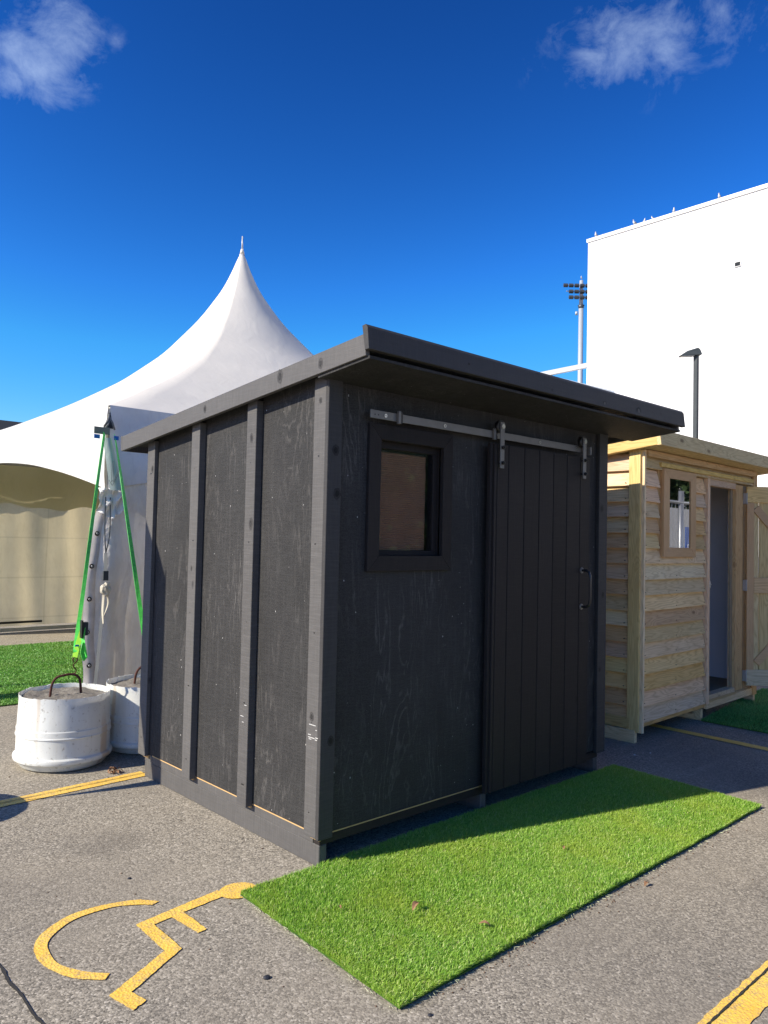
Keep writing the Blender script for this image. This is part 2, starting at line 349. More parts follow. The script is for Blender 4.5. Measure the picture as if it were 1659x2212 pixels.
M_STONE = simple('small_stone', (.25, .24, .22), .8)
M_DSTONE = simple('dark_stone', (.03, .032, .04), .6)
M_DARKB = simple('dark_cladding', (.03, .035, .04), .95, 0, .1)
M_BACKING = simple('rubber_backing', (.02, .022, .02), .8)
M_FLOOR = simple('plywood_floor', (.22, .16, .1), .7)
M_CRACK = simple('joint_filler', (.03, .028, .025), .9)
M_GLASS = glassmat('window_glass', (.92, .92, .92), .4)
M_GLASS2 = glassmat('clear_window_glass', (.35, .37, .37), 4.5)
M_BLIND = simple('blind_slat', (.46, .27, .18), .5, 0, .4, .1, 6)

# barrel plastic with dirt
def barrelmat():
    m, t, b = newmat('white_drum_plastic'); v, sc = coords(t)
    ver = noise_(t, sc((1, 1, .12)), 9, 4, .65); lo = noise_(t, v, 6, 5, .65); sp = noise_(t, v, 34, 4, .7)
    c = mixc(t, ramp(t, ver, [(.45, g(0)), (.75, g(.35))]), (.72, .74, .70), (.46, .44, .36))
    c = mixc(t, ramp(t, sp, [(.58, g(0)), (.68, g(.5))]), c, (.2, .16, .11))
    spz = t.nodes.new('ShaderNodeSeparateXYZ'); t.links.new(v, spz.inputs[0])
    c = mixc(t, math_(t, 'MULTIPLY', ramp(t, noise_(t, sc((1, 1, .07)), 5.5, 2, .5), [(.66, g(0)), (.72, g(.8))]), .6), c, (.45, .24, .05))
    t.links.new(c, b.inputs['Base Color']); b.inputs['Roughness'].default_value = .38; b.inputs['Subsurface Weight'].default_value = .12; b.inputs['Subsurface Radius'].default_value = (.15, .15, .13); b.inputs['Subsurface Scale'].default_value = 1
    bump(t, b, lo, .2, .01); return m
M_DRUM = barrelmat()
def concmat():
    m, t, b = newmat('rough_concrete'); v, sc = coords(t)
    a = noise_(t, v, 18, 6, .7); f = noise_(t, v, 120, 4, .7); c = ramp(t, a, [(.3, (.16, .145, .12)), (.7, (.32, .29, .24))]); c = mixc(t, ramp(t, f, [(.35, g(.5)), (.6, g(0))]), c, (.09, .08, .07))
    t.links.new(c, b.inputs['Base Color']); b.inputs['Roughness'].default_value = .9; bump(t, b, math_(t, 'ADD', a, f), .8, .01); return m
M_CONC = concmat()

# ------------------------------------------------------------------ ground and markings
setorg((0, 0, 0))
tag(pd('ground', [(-900, -900, 0), (900, -900, 0), (900, 900, 0), (-900, 900, 0)], [(0, 1, 2, 3)], M_ASPH), kind='structure')
def strip(pts, n, jit, z):  # ragged edged quad strip between two polylines
    pass
def line_thing(label, x0, x1, y0, y1, axis, groove=None, slope=0):
    c = ((x0+x1)/2, (y0+y1)/2, 0); th = thing('parking_line', label, 'road marking', c)
    L = (x1-x0) if axis == 'x' else (y1-y0); n = int(L/.02)
    def strip2(name, a, b_, z, mat, jj=.003):
        vs = []; fs = []
        for i in range(n+1):
            u = i/n; ja = random.uniform(-jj, jj); jb = random.uniform(-jj, jj)
            if axis == 'x': x = x0+L*u; o = slope*(x-c[0]); vs += [(x, a+ja+o, z), (x, b_+jb+o, z)]
            else: y = y0+L*u; o = slope*(y-c[1]); vs += [(a+ja+o, y, z), (b_+jb+o, y, z)]
        for i in range(n): fs.append((2*i, 2*i+2, 2*i+3, 2*i+1) if axis == 'x' else (2*i, 2*i+1, 2*i+3, 2*i+2))
        return pd(name, vs, fs, mat, th)
    if axis == 'x': strip2('paint', y0, y1, .004, M_YEL)
    else: strip2('paint', x0, x1, .004, M_YEL)
    if groove is not None: strip2('joint', groove-.003, groove+.003, .0075, M_CRACK, .002)
    return th
line_thing('yellow parking line with dark centre joint running up to the black shed from the left', -5, .02, 1.70, 1.81, 'x', 1.757, slope=.035)
line_thing('yellow line in the bottom right corner in front of the green mat', .0, 6, -1.83, -1.715, 'x', -1.742, slope=-.0)
line_thing('yellow line running out from under the pale timber shed', 3.90, 4.0, -3, 2, 'y', None, slope=.02)
# joint across the ground at lower left
setorg((0, 0, 0))
jv = []; n = 240
for i in range(n+1):
    y = -3+6*i/n; x = -1.374+noise.noise((y*9, 0, 0))*.008; w_ = .0035+abs(noise.noise((y*23, 5, 0)))*.008; jv += [(x-w_, y, .004), (x+w_, y, .004)]
tag(pd('ground_joint', jv, [(2*i, 2*i+1, 2*i+3, 2*i+2) for i in range(n)], M_CRACK), kind='structure')

def catmull(P, closed=False, k=6):
    out = []; n = len(P); P = [Vector(p) for p in P]
    for i in range(n if closed else n-1):
        p0 = P[(i-1) % n] if closed or i > 0 else P[0]; p1 = P[i]; p2 = P[(i+1) % n]; p3 = P[(i+2) % n] if closed or i+2 < n else P[-1]
        for j in range(k):
            u = j/k; out.append(.5*((2*p1)+(-p0+p2)*u+(2*p0-5*p1+4*p2-p3)*u*u+(-p0+3*p1-3*p2+p3)*u**3))
    if not closed: out.append(P[-1])
    return out
th = thing('wheelchair_symbol', 'yellow wheelchair symbol painted on the ground left of the green mat', 'road marking', (-.85, -.1, 0))
outer = [(-.72, .162), (-.755, .205), (-.796, .240), (-.919, .281), (-1.058, .277), (-1.18, .207), (-1.241, .116), (-1.256, -.007), (-1.217, -.149), (-1.165, -.215), (-1.129, -.25)]
inner = [(-.758, .150), (-.80, .190), (-.896, .237), (-1.032, .238), (-1.124, .190), (-1.187, .125), (-1.208, .047), (-1.210, -.047), (-1.172, -.135), (-1.135, -.185), (-1.098, -.222)]
oc = catmull(outer); ic = catmull(inner); n = len(oc)
vs = [(p.x+random.uniform(-.0015, .0015), p.y+random.uniform(-.0015, .0015), .004) for p in oc]+[(p.x, p.y, .004) for p in ic]
pd('wheel_arc', vs, [(i, i+1, n+i+1, n+i) for i in range(n-1)], M_YEL, th)
def stroke(a, b_, w_, ext=0):
    a = Vector(a); b_ = Vector(b_); d = (b_-a).normalized(); q = Vector((-d.y, d.x))*w_/2; a -= d*ext; b_ += d*ext
    return [a+q, b_+q, b_-q, a-q]
fig = [(-.880, .040), (-.698, .066), (-.485, .095), (-.47, .03), (-.688, .012), (-.686, -.170), (-.727, -.174), (-.745, .004), (-.825, -.004), (-.829, -.236), (-1.09, -.377), (-1.073, -.453), (-1.13, -.475), (-1.157, -.35), (-.886, -.21)]
fj = []
for i in range(len(fig)):
    a_, b_ = Vector(fig[i]), Vector(fig[(i+1) % len(fig)]); m_ = max(2, int((b_-a_).length/.012))
    for j in range(m_):
        p = a_.lerp(b_, j/m_); fj.append((p.x+.004*noise.noise((p.x*60, p.y*60, 1)), p.y+.004*noise.noise((p.x*60, p.y*60, 7))))
fig = fj
bm = bmesh.new(); f = bm.faces.new([bm.verts.new((x, y, .004)) for x, y in fig]); bmesh.ops.triangulate(bm, faces=[f])
o = frombm('seated_figure', bm, M_YEL, th)
hp = [(-.415+.084*math.cos(a), .035+.074*math.sin(a), .0046) for a in [2*math.pi*i/28 for i in range(28)]]
pd('head_dot', hp, [list(range(28))], M_YEL, th)

# ------------------------------------------------------------------ artificial grass
GM = grassmat('turf_bright', (.15, .33, .035), (.32, .56, .07), (.48, .69, .15), (.80, .79, .40))
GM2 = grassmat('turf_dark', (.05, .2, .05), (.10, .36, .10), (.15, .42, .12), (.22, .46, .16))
def blades(name, corners, n, hgt, wid, mat, parent, ragged=True):
    c = [np.array(p) for p in corners]; u = rng.random(n); v = rng.random(n)
    if n > 2000:  # extra fringe blades along the edges
        k = n//25; e_ = rng.integers(0, 4, k)
        u[:k] = np.where(e_ == 0, 0.0, np.where(e_ == 1, 1.0, u[:k])); v[:k] = np.where(e_ == 2, 0.0, np.where(e_ == 3, 1.0, v[:k]))
    base = (c[0][None]*((1-u)*(1-v))[:, None]+c[1][None]*(u*(1-v))[:, None]+c[2][None]*(u*v)[:, None]+c[3][None]*((1-u)*v)[:, None])
    base = np.c_[base, np.full(n, .006)]
    ang = rng.random(n)*2*np.pi; lean = rng.random(n)*1.3; bx_, by_ = base[:, 0], base[:, 1]; flat = np.sin(bx_*2.3+np.sin(by_*3.1)*1.3)+np.sin(by_*4.7+bx_*1.1); la = np.where(rng.random(n) < .6, rng.normal(-.5, .8, n)+.7*flat, rng.random(n)*2*np.pi)
    lean = lean*(1+.22*flat); base[:, 2] += .002*(flat+1.5); eo = .003*np.sin(bx_*13+by_*9)+.002*np.sin(bx_*31-by_*23); base[:, 0] += eo; base[:, 1] += eo*.7
    h = hgt*(.55+.6*rng.random(n)); W = wid*(.7+.6*rng.random(n))
    wd = np.c_[np.cos(ang), np.sin(ang), np.zeros(n)]*W[:, None]/2
    ld = np.c_[np.cos(la), np.sin(la), np.zeros(n)]
    mid = base+np.c_[np.zeros(n), np.zeros(n), h*.55]+ld*(lean*h*.25)[:, None]
    tip = base+np.c_[np.zeros(n), np.zeros(n), h*(1-.3*lean)]+ld*(lean*h*.8)[:, None]
    V = np.stack([base-wd, base+wd, mid-wd*.8, mid+wd*.8, tip], 1).reshape(-1, 3)-np.array(ORG)
    F = np.array([[0, 1, 3], [0, 3, 2], [2, 3, 4]])[None]+(np.arange(n)*5)[:, None, None]
    me = bpy.data.meshes.new(name); nv = n*5; nf = n*3
    me.vertices.add(nv); me.vertices.foreach_set('co', V.astype(np.float32).ravel())
    me.loops.add(nf*3); me.loops.foreach_set('vertex_index', F.astype(np.int32).ravel())
    me.polygons.add(nf); me.polygons.foreach_set('loop_start', np.arange(0, nf*3, 3, dtype=np.int32))
    me.update(calc_edges=True)
    at = me.attributes.new('shade', 'FLOAT', 'POINT'); s = rng.random(n)**1.1; at.data.foreach_set('value', np.repeat(s, 5).astype(np.float32))
    o = link(name, me, mat, parent); o['kind'] = 'stuff'; return o
def mat_thing(label, corners, n, hgt, wid, mat, backing=M_BACKING):
    c = np.mean(np.array(corners), 0); th = thing('artificial_grass_mat', label, 'grass mat', (c[0], c[1], 0), group='artificial grass pieces on the asphalt')
    # backing sheet with slightly wavy outline
    P = []
    for i in range(4):
        a = Vector(corners[i]); b_ = Vector(corners[(i+1) % 4]); m_ = 24
        for j in range(m_):
            p = a.lerp(b_, j/m_); d = (b_-a).normalized(); q = Vector((d.y, -d.x))
            P.append(p+q*(noise.noise((p.x*4, p.y*4, 2))*.005+.002))
    k = len(P); vs = [(p.x, p.y, .0045) for p in P]+[(p.x, p.y, .0085) for p in P]
    pd('backing', vs, [list(range(k, 2*k))]+[(i, (i+1) % k, k+(i+1) % k, k+i) for i in range(k)], backing, th)
    blades('grass_pile', corners, n, hgt, wid, mat, th)
    return th
M_THREAD = simple('pale_thread', (.6, .62, .4), .7)
M_TURFBASE = simple('turf_backing', (.06, .13, .02), .9, 0, .2, .2, 30)
mat_thing('bright green artificial grass mat lying in front of the black shed', [(-.43, -.01), (-.475, -1.035), (2.515, -1.02), (2.545, -.03)], 270000, .027, .0032, GM, M_TURFBASE)
_m = bpy.data.objects['artificial_grass_mat']; setorg(_m.location); bm = bmesh.new()
for i in range(46):
    t_ = random.random(); p = Vector((-.43-.047*t_, -.01-1.02*t_, .006)); a_ = random.uniform(2.2, 5.2); L = random.uniform(.015, .05)
    q = p+Vector((-.012+.02*random.random()-.012, L*math.sin(a_)*.7, .004)); m_ = (p+q)/2+Vector((-.012, 0, .008)); addcyl(bm, p, m_, .0009, seg=4); addcyl(bm, m_, q, .0009, seg=4)
for i in range(60):
    t_ = random.random(); p = Vector((-.475+2.99*t_, -1.04, .005)); q = p+Vector((random.uniform(-.02, .02), -random.uniform(.004, .02), .001)); addcyl(bm, p, q, .0011, seg=4)
frombm('frayed_thread', bm, M_THREAD, _m)['kind'] = 'stuff'
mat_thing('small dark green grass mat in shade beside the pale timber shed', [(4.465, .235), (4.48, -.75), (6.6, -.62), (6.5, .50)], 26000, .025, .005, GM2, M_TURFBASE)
mat_thing('wide green grass carpet running under the white marquee', [(-5, 4.41), (7, 4.43), (7, 8.2), (-5, 8.15)], 220000, .018, .009, grassmat('turf_mid', (.08, .24, .04), (.18, .42, .07), (.25, .52, .10), (.36, .56, .18)), M_TURFBASE)

# ------------------------------------------------------------------ black shed
D_ = 1.8; W_ = 2.39
shed = thing('black_shed', 'black stained timber shed with sliding barn door beside the green mat', 'shed', (0, 0, 0))
dz, dx, dy = wood('dark', 'z'), wood('dark', 'x'), wood('dark', 'y')
mz, mx__ = wood('mid', 'z'), wood('mid', 'x')
pz, px_, py_ = wood('deep', 'z'), wood('deep', 'x'), wood('deep', 'y')
rawx, rawy = wood('raw', 'x'), wood('raw', 'y')
for x in (0, 1.17, 2.345): box('skid', x, x+.045, 0.0, D_+.0, 0, .10, dy, shed, .003)
# floor rim boards above the skids, raw edge of the ply showing
box('floor_bearer', .0, W_, -.001, .044, .1015, .1465, px_, shed, .002)
box('floor_bearer', -.002, .04, .046, D_, .1015, .1465, dy, shed, .002)
box('floor_bearer', W_-.045, W_, .046, D_, .1015, .1465, dy, shed, .002)
box('floor_panel', .005, W_-.005, .01, D_-.01, .1475, .160, M_FLOOR, shed, 0)
box('raw_edge', -.0065, .0, .05, 1.69, .1475, .1525, rawy, shed, 0)
box('raw_edge', .06, 1.19, -.0065, .0, .1475, .1525, rawx, shed, 0)
for yy in (.02, .60, 1.20, 1.77): box('batten_end', -.012, -.003, yy-.035, yy+.035, .128, .1465, rawy, shed, 0)
RS = .1010  # roof pitch
def ru(y): return 2.346-RS*(y+.4)     # underside of roof edge boards
# walls
def wallside(x0, x1, name='wall_panel'):
    vs = [(x0, .0, .155), (x0, D_, .155), (x0, D_, ru(D_)+.03), (x0, 0, ru(0)+.03)]
    vs += [(x1, y, z) for _, y, z in vs]
    return pd(name, vs, [(0, 3, 2, 1), (4, 5, 6, 7), (0, 1, 5, 4), (1, 2, 6, 5), (2, 3, 7, 6), (3, 0, 4, 7)], M_PLYL, shed)
def plypiece(x0, x1, z0, z1, y0=-.008, y1=.004): return box('wall_panel', x0, x1, y0, y1, z0, z1, M_PLYF, shed, 0)
# left side as two sheets whose joint hides under a batten
def sheet(y0, y1):
    vs = [(-.008, y0, .155), (-.008, y1, .155), (-.008, y1, ru(y1)+.03), (-.008, y0, ru(y0)+.03)]; vs += [(.004, y, z) for _, y, z in vs]
    pd('wall_panel', vs, [(0, 3, 2, 1), (4, 5, 6, 7), (0, 1, 5, 4), (1, 2, 6, 5), (2, 3, 7, 6), (3, 0, 4, 7)], M_PLYL, shed)
sheet(.0, .6); sheet(.603, D_)
wallside(W_-.012, W_)
box('wall_panel', 0, W_, D_-.012, D_, .155, ru(D_)+.02, M_PLYF, shed, 0)
# front sheet around the window opening
WX0, WX1, WZ0, WZ1 = .315, .775, 1.46, 2.045
top = ru(0)+.02
plypiece(.004, WX0, .155, top); plypiece(WX1, W_, .155, top); plypiece(WX0, WX1, .155, WZ0); plypiece(WX0, WX1, WZ1, top)
# left wall battens and corner boards
def side_board(name, y0, y1, th=.042, mat=dz, zb=.143):
    prism(name, [(y0, zb), (y1, zb), (y1, ru(y1)+.012), (y0, ru(y0)+.012)], lambda a, b_, d: (d, a, b_), -.0085-th, -.0085, mat, shed, .002)
side_board('batten', .552, .640); side_board('batten', 1.140, 1.232)
side_board('corner_board', -.012, .078, .026); side_board('corner_board', 1.735, 1.832, .026)
box('corner_board', -.0345, .052, -.034, -.0125, .139, ru(-.02)+.005, mz, shed, .002)
box('corner_board', 2.322, 2.425, -.036, -.0095, .140, ru(-.02)+.005, mz, shed, .002)
prism('corner_board', [(-.008, .14), (.08, .14), (.08, ru(.08)), (-.008, ru(0))], lambda a, b_, d: (d, a, b_), W_+.001, W_+.026, dz, shed, .002)
# little white scuffs on the corner board
bm = bmesh.new()
for y, z, L in [(.03, .66, .05), (.05, .612, .022), (.035, .600, .05), (.045, .592, .02), (-.005, .605, .02), (0.0, .595, .016), (.0, .64, .01), (.61, .60, .03), (.58, .66, .02), (.6, .57, .015)]:
    addbox(bm, -.0508 if y > .3 else -.0352, -.0504 if y > .3 else -.0348, y-L/2, y+L/2, z, z+.0035, 0, Matrix.Identity(4))
frombm('scuff_mark', bm, simple('white_scuff', (.5, .5, .48), .7), shed)['kind'] = 'stuff'
# nails
bm = bmesh.new()
for yc in (.595, 1.186, .035, 1.785):
    for z in np.arange(.25, 2.2, .42): addbox(bm, -.0512 if .3 < yc < 1.5 else -.0355, -.050 if .3 < yc < 1.5 else -.0345, yc-.003+random.uniform(-.02, .02), yc+.003, z, z+.006)
frombm('nail_row', bm, M_BLACK, shed)['kind'] = 'stuff'
# roof: sheet, four edge boards, soffit
roof = pd('roof_sheet', [(-.07, -.34, ru(-.34)+.055), (2.77, -.34, ru(-.34)+.055), (2.77, 2.05, ru(2.05)+.055), (-.07, 2.05, ru(2.05)+.055), (-.07, -.34, ru(-.34)+.075), (2.77, -.34, ru(-.34)+.075), (2.77, 2.05, ru(2.05)+.075), (-.07, 2.05, ru(2.05)+.075)],
          [(0, 3, 2, 1), (4, 5, 6, 7), (0, 1, 5, 4), (1, 2, 6, 5), (2, 3, 7, 6), (3, 0, 4, 7)], simple('galvanised_roofing', (.35, .37, .39), .4, .6), shed)
def barge(x0, x1, y0, y1, h=.098, name='barge_board', mat=dy):
    prism(name, [(y0, ru(y0)), (y1, ru(y1)), (y1+.01, ru(y1)+h), (y0+.01, ru(y0)+h)], lambda a, b_, d: (d, a, b_), x0, x1, mat, shed, .002)
barge(-.098, -.073, -.362, 2.08); barge(2.775, 2.80, -.362, 2.08)
# front fascia square to the slope: leans back a little
fb = [(-.372, ru(-.372)+.022), (-.3635, ru(-.3635)+.128), (-.347, ru(-.347)+.132), (-.3455, ru(-.3455)+.022)]
fas = [(-.398, ru(-.36)+.022), (-.371, ru(-.36)+.020), (-.350, ru(-.36)+.130), (-.372, ru(-.36)+.134), (-.386, ru(-.36)+.118)]
prism('fascia_board', fas, lambda a, b_, d: (d, a, b_), -.112, 2.815, mx__, shed, .0012)
prism('fascia_board', [(2.081, ru(2.08)), (2.10, ru(2.08)), (2.11, ru(2.08)+.1), (2.085, ru(2.08)+.1)], lambda a, b_, d: (d, a, b_), -.098, 2.80, dx, shed)
# soffit with a lower lip of its own
def soff(x0, x1, y0, y1, t0, t1, name, mat): 
    vs = [(x0, y0, ru(y0)+t0), (x1, y0, ru(y0)+t0), (x1, y1, ru(y1)+t0), (x0, y1, ru(y1)+t0)]; vs += [(a, b_, c_+t1-t0) for a, b_, c_ in vs]
    return pd(name, vs, [(0, 3, 2, 1), (4, 5, 6, 7), (0, 1, 5, 4), (1, 2, 6, 5), (2, 3, 7, 6), (3, 0, 4, 7)], mat, shed)
soff(-.086, 2.785, -.375, -.012, -.014, -.001, 'soffit', M_PLYF)
soff(-.07, 2.77, -.01, 2.05, .03, .04, 'soffit', M_PLYF)
# window
win = box('window_sill_block', WX0-.02, WX1+.02, .006, .05, WZ0-.03, WZ0, dx, None, 0)
bpy.data.objects.remove(win)
win = bpy.data.objects.new('window', None); COL.objects.link(win); win.parent = shed
FO = (.235, .848, 1.382, 2.122)   # outer frame
A, B, Cc, Dd = FO; a, b, c, d = WX0, WX1, WZ0, WZ1
for poly, m_ in (([(A, Cc), (B, Cc), (b, c), (a, c)], px_), ([(A, Dd), (a, d), (b, d), (B, Dd)], px_), ([(A, Cc), (a, c), (a, d), (A, Dd)], pz), ([(B, Cc), (B, Dd), (b, d), (b, c)], pz)):
    prism('frame_board', poly, lambda p, q, r: (p, r, q), -.0285, -.0085, m_, win, .0014)
# jamb lining
box('jamb', WX0-.012, WX0, .005, .085, WZ0-.012, WZ1+.012, pz, win); box('jamb', WX1, WX1+.012, -.008, .085, WZ0-.012, WZ1+.012, pz, win)
box('jamb', WX0, WX1, .005, .085, WZ0-.012, WZ0, px_, win); box('jamb', WX0, WX1, .005, .085, WZ1, WZ1+.012, px_, win)
# inner sash
box('sash', WX0, WX1, .018, .045, WZ0, WZ0+.026, px_, win); box('sash', WX0, WX1, .018, .045, WZ1-.036, WZ1, px_, win)
box('sash', WX1-.030, WX1, .018, .045, WZ0+.0265, WZ1-.0365, pz, win); box('sash', WX0, WX0+.03, .018, .045, WZ0+.0265, WZ1-.0365, pz, win)
box('glass_pane', WX0+.03, WX1-.03, .028, .032, WZ0+.026, WZ1-.036, M_GLASS, win, 0)
def blindf(u, v):
    j = int(round(v*92)); z = WZ0+.028+(WZ1-.044-WZ0-.028)*j/92
    return (WX0+.02+(WX1-.082-WX0)*u, .046+(.0055 if j % 2 else 0)+.0012*math.sin(u*21+j*.3), z+.0006*math.sin(u*9+j))
o = grid('blind', 16, 93, blindf, M_BLIND, win, False); o['kind'] = 'stuff'
box('blind_rail', WX0+.02, WX1-.062, .045, .06, WZ1-.05, WZ1-.036, M_BLACK, win)
cyl('screw', (WX1+.075, -.0082, 1.985), (WX1+.075, -.0105, 1.985), .008, .008, M_BOLT, shed)
# sliding track
tr = bpy.data.objects.new('door_track', None); COL.objects.link(tr); tr.parent = shed
box('rail', .206, 2.055, -.062, -.056, 2.139, 2.180, M_METAL, tr, .001)
for x in (.305, .742, 1.178, 1.60, 1.995):
    cyl('spacer', (x, -.056, 2.159), (x, -.009, 2.159), .011, .011, M_METAL, tr)
    cyl('bolt_head', (x, -.066, 2.159), (x, -.062, 2.159), .0095, .0085, M_BOLT, tr); cyl('bolt_socket', (x, -.0668, 2.159), (x, -.0661, 2.159), .0035, .0035, M_BLACK, tr, 6)
for x in (.235, .258): cyl('rail_hole', (x, -.0628, 2.158), (x, -.0621, 2.158), .004, .004, M_BLACK, tr)
for x in (.395, 1.185-.03):
    box('door_stop', x-.012, x+.004, -.080, -.0625, 2.127, 2.192, M_METAL, tr); box('door_stop', x+.006, x+.022, -.074, -.0625, 2.13, 2.188, M_BLACK, tr)
box('door_stop', 2.058, 2.072, -.078, -.05, 2.13, 2.19, M_METAL, tr); box('door_stop', 2.108, 2.120, -.100, -.07, 2.125, 2.178, M_METAL, tr)
# barn door
dr = bpy.data.objects.new('barn_door', None); COL.objects.link(dr); dr.parent = shed
gx = [1.168, 1.274, 1.426, 1.575, 1.723, 1.869, 2.018, 2.133]
DT = 2.107
for i in range(7):
    box('plank', gx[i]+.0025, gx[i+1]-.0025, -.082, -.062, .132, DT-(.0), pz, dr, .0028)
box('door_core', 1.165, 2.133, -.0615, -.050, .135, DT-.003, pz, dr, 0)
box('edge_strip', 1.145, 1.166, -.0815, -.048, .130, DT-.002, pz, dr); box('edge_strip', 1.122, 1.1435, -.070, -.045, .128, DT+.002, pz, dr)
for hx in (1.186, 2.035):
    hn = bpy.data.objects.new('hanger', None); COL.objects.link(hn); hn.parent = tr
    st = box('strap_plate', hx-.0175, hx+.0175, -.104, -.098, 1.965, 2.228, M_METAL, hn, .001)
    st.parent = tr; hn_ = st
    cyl('roller', (hx, -.097, 2.205), (hx, -.070, 2.205), .036, .036, M_BLACK, tr, 28)
    cyl('bolt_head', (hx, -.110, 2.205), (hx, -.104, 2.205), .0135, .0125, M_BOLT, tr, 16)
    for z in (2.083, 1.995):
        cyl('bolt_nut', (hx, -.117, z), (hx, -.1045, z), .012, .011, M_BLACK, tr, 6); cyl('bolt_tip', (hx, -.124, z), (hx, -.1172, z), .006, .005, M_BLACK, tr, 8)
        cyl('bolt_shank', (hx, -.0975, z), (hx, -.0825, z), .008, .008, M_BLACK, tr, 8)
    bpy.data.objects.remove(hn)
hd = [(2.045, -.084, 1.372), (2.045, -.118, 1.372), (2.045, -.138, 1.362), (2.045, -.146, 1.342), (2.045, -.148, 1.32), (2.045, -.148, 1.19), (2.045, -.146, 1.168), (2.045, -.138, 1.148), (2.045, -.118, 1.138), (2.045, -.084, 1.138)]
tube('handle', hd, .0085, simple('black_gloss', (.02, .02, .02), .25), dr, 10)
for z in (1.372, 1.138): cyl('handle_flange', (2.045, -.088, z), (2.045, -.0822, z), .018, .02, M_METAL, dr, 14)

# knots showing through the stain
M_KD = simple('dark_knot', (.012, .012, .012), .55, 0, .2, .3, 90); M_KL = simple('light_knot', (.12, .115, .10), .7, 0, .2, .4, 90); M_KS = simple('soft_knot', (.035, .034, .033), .6, 0, .2, .4, 90); M_KRS = simple('soft_knot_ring', (.066, .064, .062), .6, 0, .2, .3, 90); M_KR = simple('knot_ring', (.03, .03, .029), .6, 0, .2, .3, 90)
setorg((0, 0, 0))
def knot(c, n_, r_, m_, st=1.0, along=(0, 0, 1)):
    c = Vector(c); n_ = Vector(n_).normalized(); a_ = Vector(along); b_ = n_.cross(a_)
    for rr, off, mm in ((r_*1.45, .0006, M_KRS if m_ in (M_KS, M_KRS) else M_KR), (r_*.8, .0011, m_)):
        vs = [c+n_*off+(a_*math.sin(t_)*st+b_*math.cos(t_))*rr*(1+.18*noise.noise((math.cos(t_)*2+c.x*9, math.sin(t_)*2+c.z*9, rr*30))) for t_ in [2*math.pi*i/18 for i in range(18)]]
        pd('knot', vs, [tuple(range(18))], mm, shed)
for x, z, r_, m_ in ((1.244, 2.385, .007, M_KR), (1.784, 2.387, .013, M_KL), (2.188, 2.393, .019, M_KL), (.55, 2.41, .006, M_KD)): knot((x, -.398+.125*(z-2.364), z), (0, -.992, .124), r_, m_, .9)
for x, z, r_, m_ in ((.014, 1.961, .015, M_KD), (.028, 1.755, .015, M_KD), (.025, .591, .013, M_KD), (2.356, 1.788, .014, M_KD), (2.38, 1.2, .012, M_KD), (2.35, .7, .01, M_KD)): knot((x, -.0342 if x < 1 else -.0362, z), (0, -1, 0), r_, m_, 1.3)
for y, z, r_, m_ in ((.037, .699, .011, M_KS), (.03, 2.2, .008, M_KS)): knot((-.0347, y, z), (-1, 0, 0), r_, m_, 1.4)
for y, z, r_ in ((.594, 2.064, .010), (.578, 1.61, .012), (1.19, 1.35, .006)): knot((-.0507, y, z), (-1, 0, 0), r_, M_KS, 2.0)
for y, z, r_ in ((1.76, 1.962, .010),): knot((-.0347, y, z), (-1, 0, 0), r_, M_KS, 1.7)
for y, z, r_ in ((.281, 2.339, .016), (-.044, 2.354, .012), (1.007, 2.258, .011)): knot((-.0981, y, z), (-1, 0, 0), r_, M_KS, 1.6)
# ------------------------------------------------------------------ pale timber shed
pale = thing('timber_shed', 'pale unpainted weatherboard shed with open door, right of the black shed', 'shed', (3.29, .20, 0), rad(1.6), local=True)
lx, ly, lz = wood('pale', 'x'), wood('pale', 'y'), wood('pale', 'z')
redx, redz = wood('red', 'x'), wood('red', 'z')
PW = 2.45; PD = 1.85
for x in (-.012, 1.205, 2.44): box('skid', x, x+.045, .02, PD, 0, .098, ly, pale, .003)
box('floor_bearer', .05, 2.43, .022, .062, .105, .158, lx, pale); box('floor_bearer', .0, .045, .07, PD, .105, .19, ly, pale)
box('floor_panel', .05, PW-.04, .07, PD-.03, .19, .205, M_FLOOR, pale, 0)
PRS = .11
def pu(y): return 2.318-PRS*(y+.17)
def warp(a0, a1, ax):
    me_ = bpy.data.objects[-1].data if False else pale.children[-1].data; k_ = random.uniform(-.004, .004); sg_ = random.uniform(-.002, .002)
    for v in me_.vertices: v.co.z += k_*((v.co[ax]-a0)/max(.2, a1-a0)-.5)
def wboard_front(x0, x1, z, hh=.138):
    """bevel-backed weatherboard: thick lower edge laps over the one below"""
    w2 = random.uniform(-.002, .002)
    poly = [(.018, z+w2), (-.026, z+w2), (.010, z+hh), (.018, z+hh)]
    prism('weatherboard', poly, lambda a, b_, d: (d, a, b_), x0, x1+random.uniform(-.003, .003), lx, pale, .0015); warp(x0, x1, 0)
def wboard_side(y0, y1, z, hh=.138):
    w2 = random.uniform(-.002, .002)
    poly = [(.050, z+w2), (.004, z+w2), (.040, z+hh), (.050, z+hh)]
    prism('weatherboard', poly, lambda a, b_, d: (a, d, b_), y0, y1, ly, pale, .0015); warp(y0, y1, 1)
z = .158; k = 0
while z < 2.26:
    zz = z
    if z > .16: pass
    hh = min(.138, pu(.9)-z) if z > 2.05 else .138
    wboard_side(.095, PD, z, min(.138, 2.31-z))
    if z < 1.40: wboard_front(.052, 1.192, z)
    elif z < 2.13:
        wboard_front(.052, .305, z); wboard_front(.985, 1.192, z)
    elif z < 2.2:
        wboard_front(.052, 2.30, z+.02, .12)
    z += .1238; k += 1
box('weatherboard', .052, 2.30, -.004, .016, 2.292, 2.36, lx, pale)
box('wall_frame', .055, 1.19, .0185, .06, .16, 2.3, lx, pale, 0)
for o in [pale.children[-1]]: bpy.data.objects.remove(o)
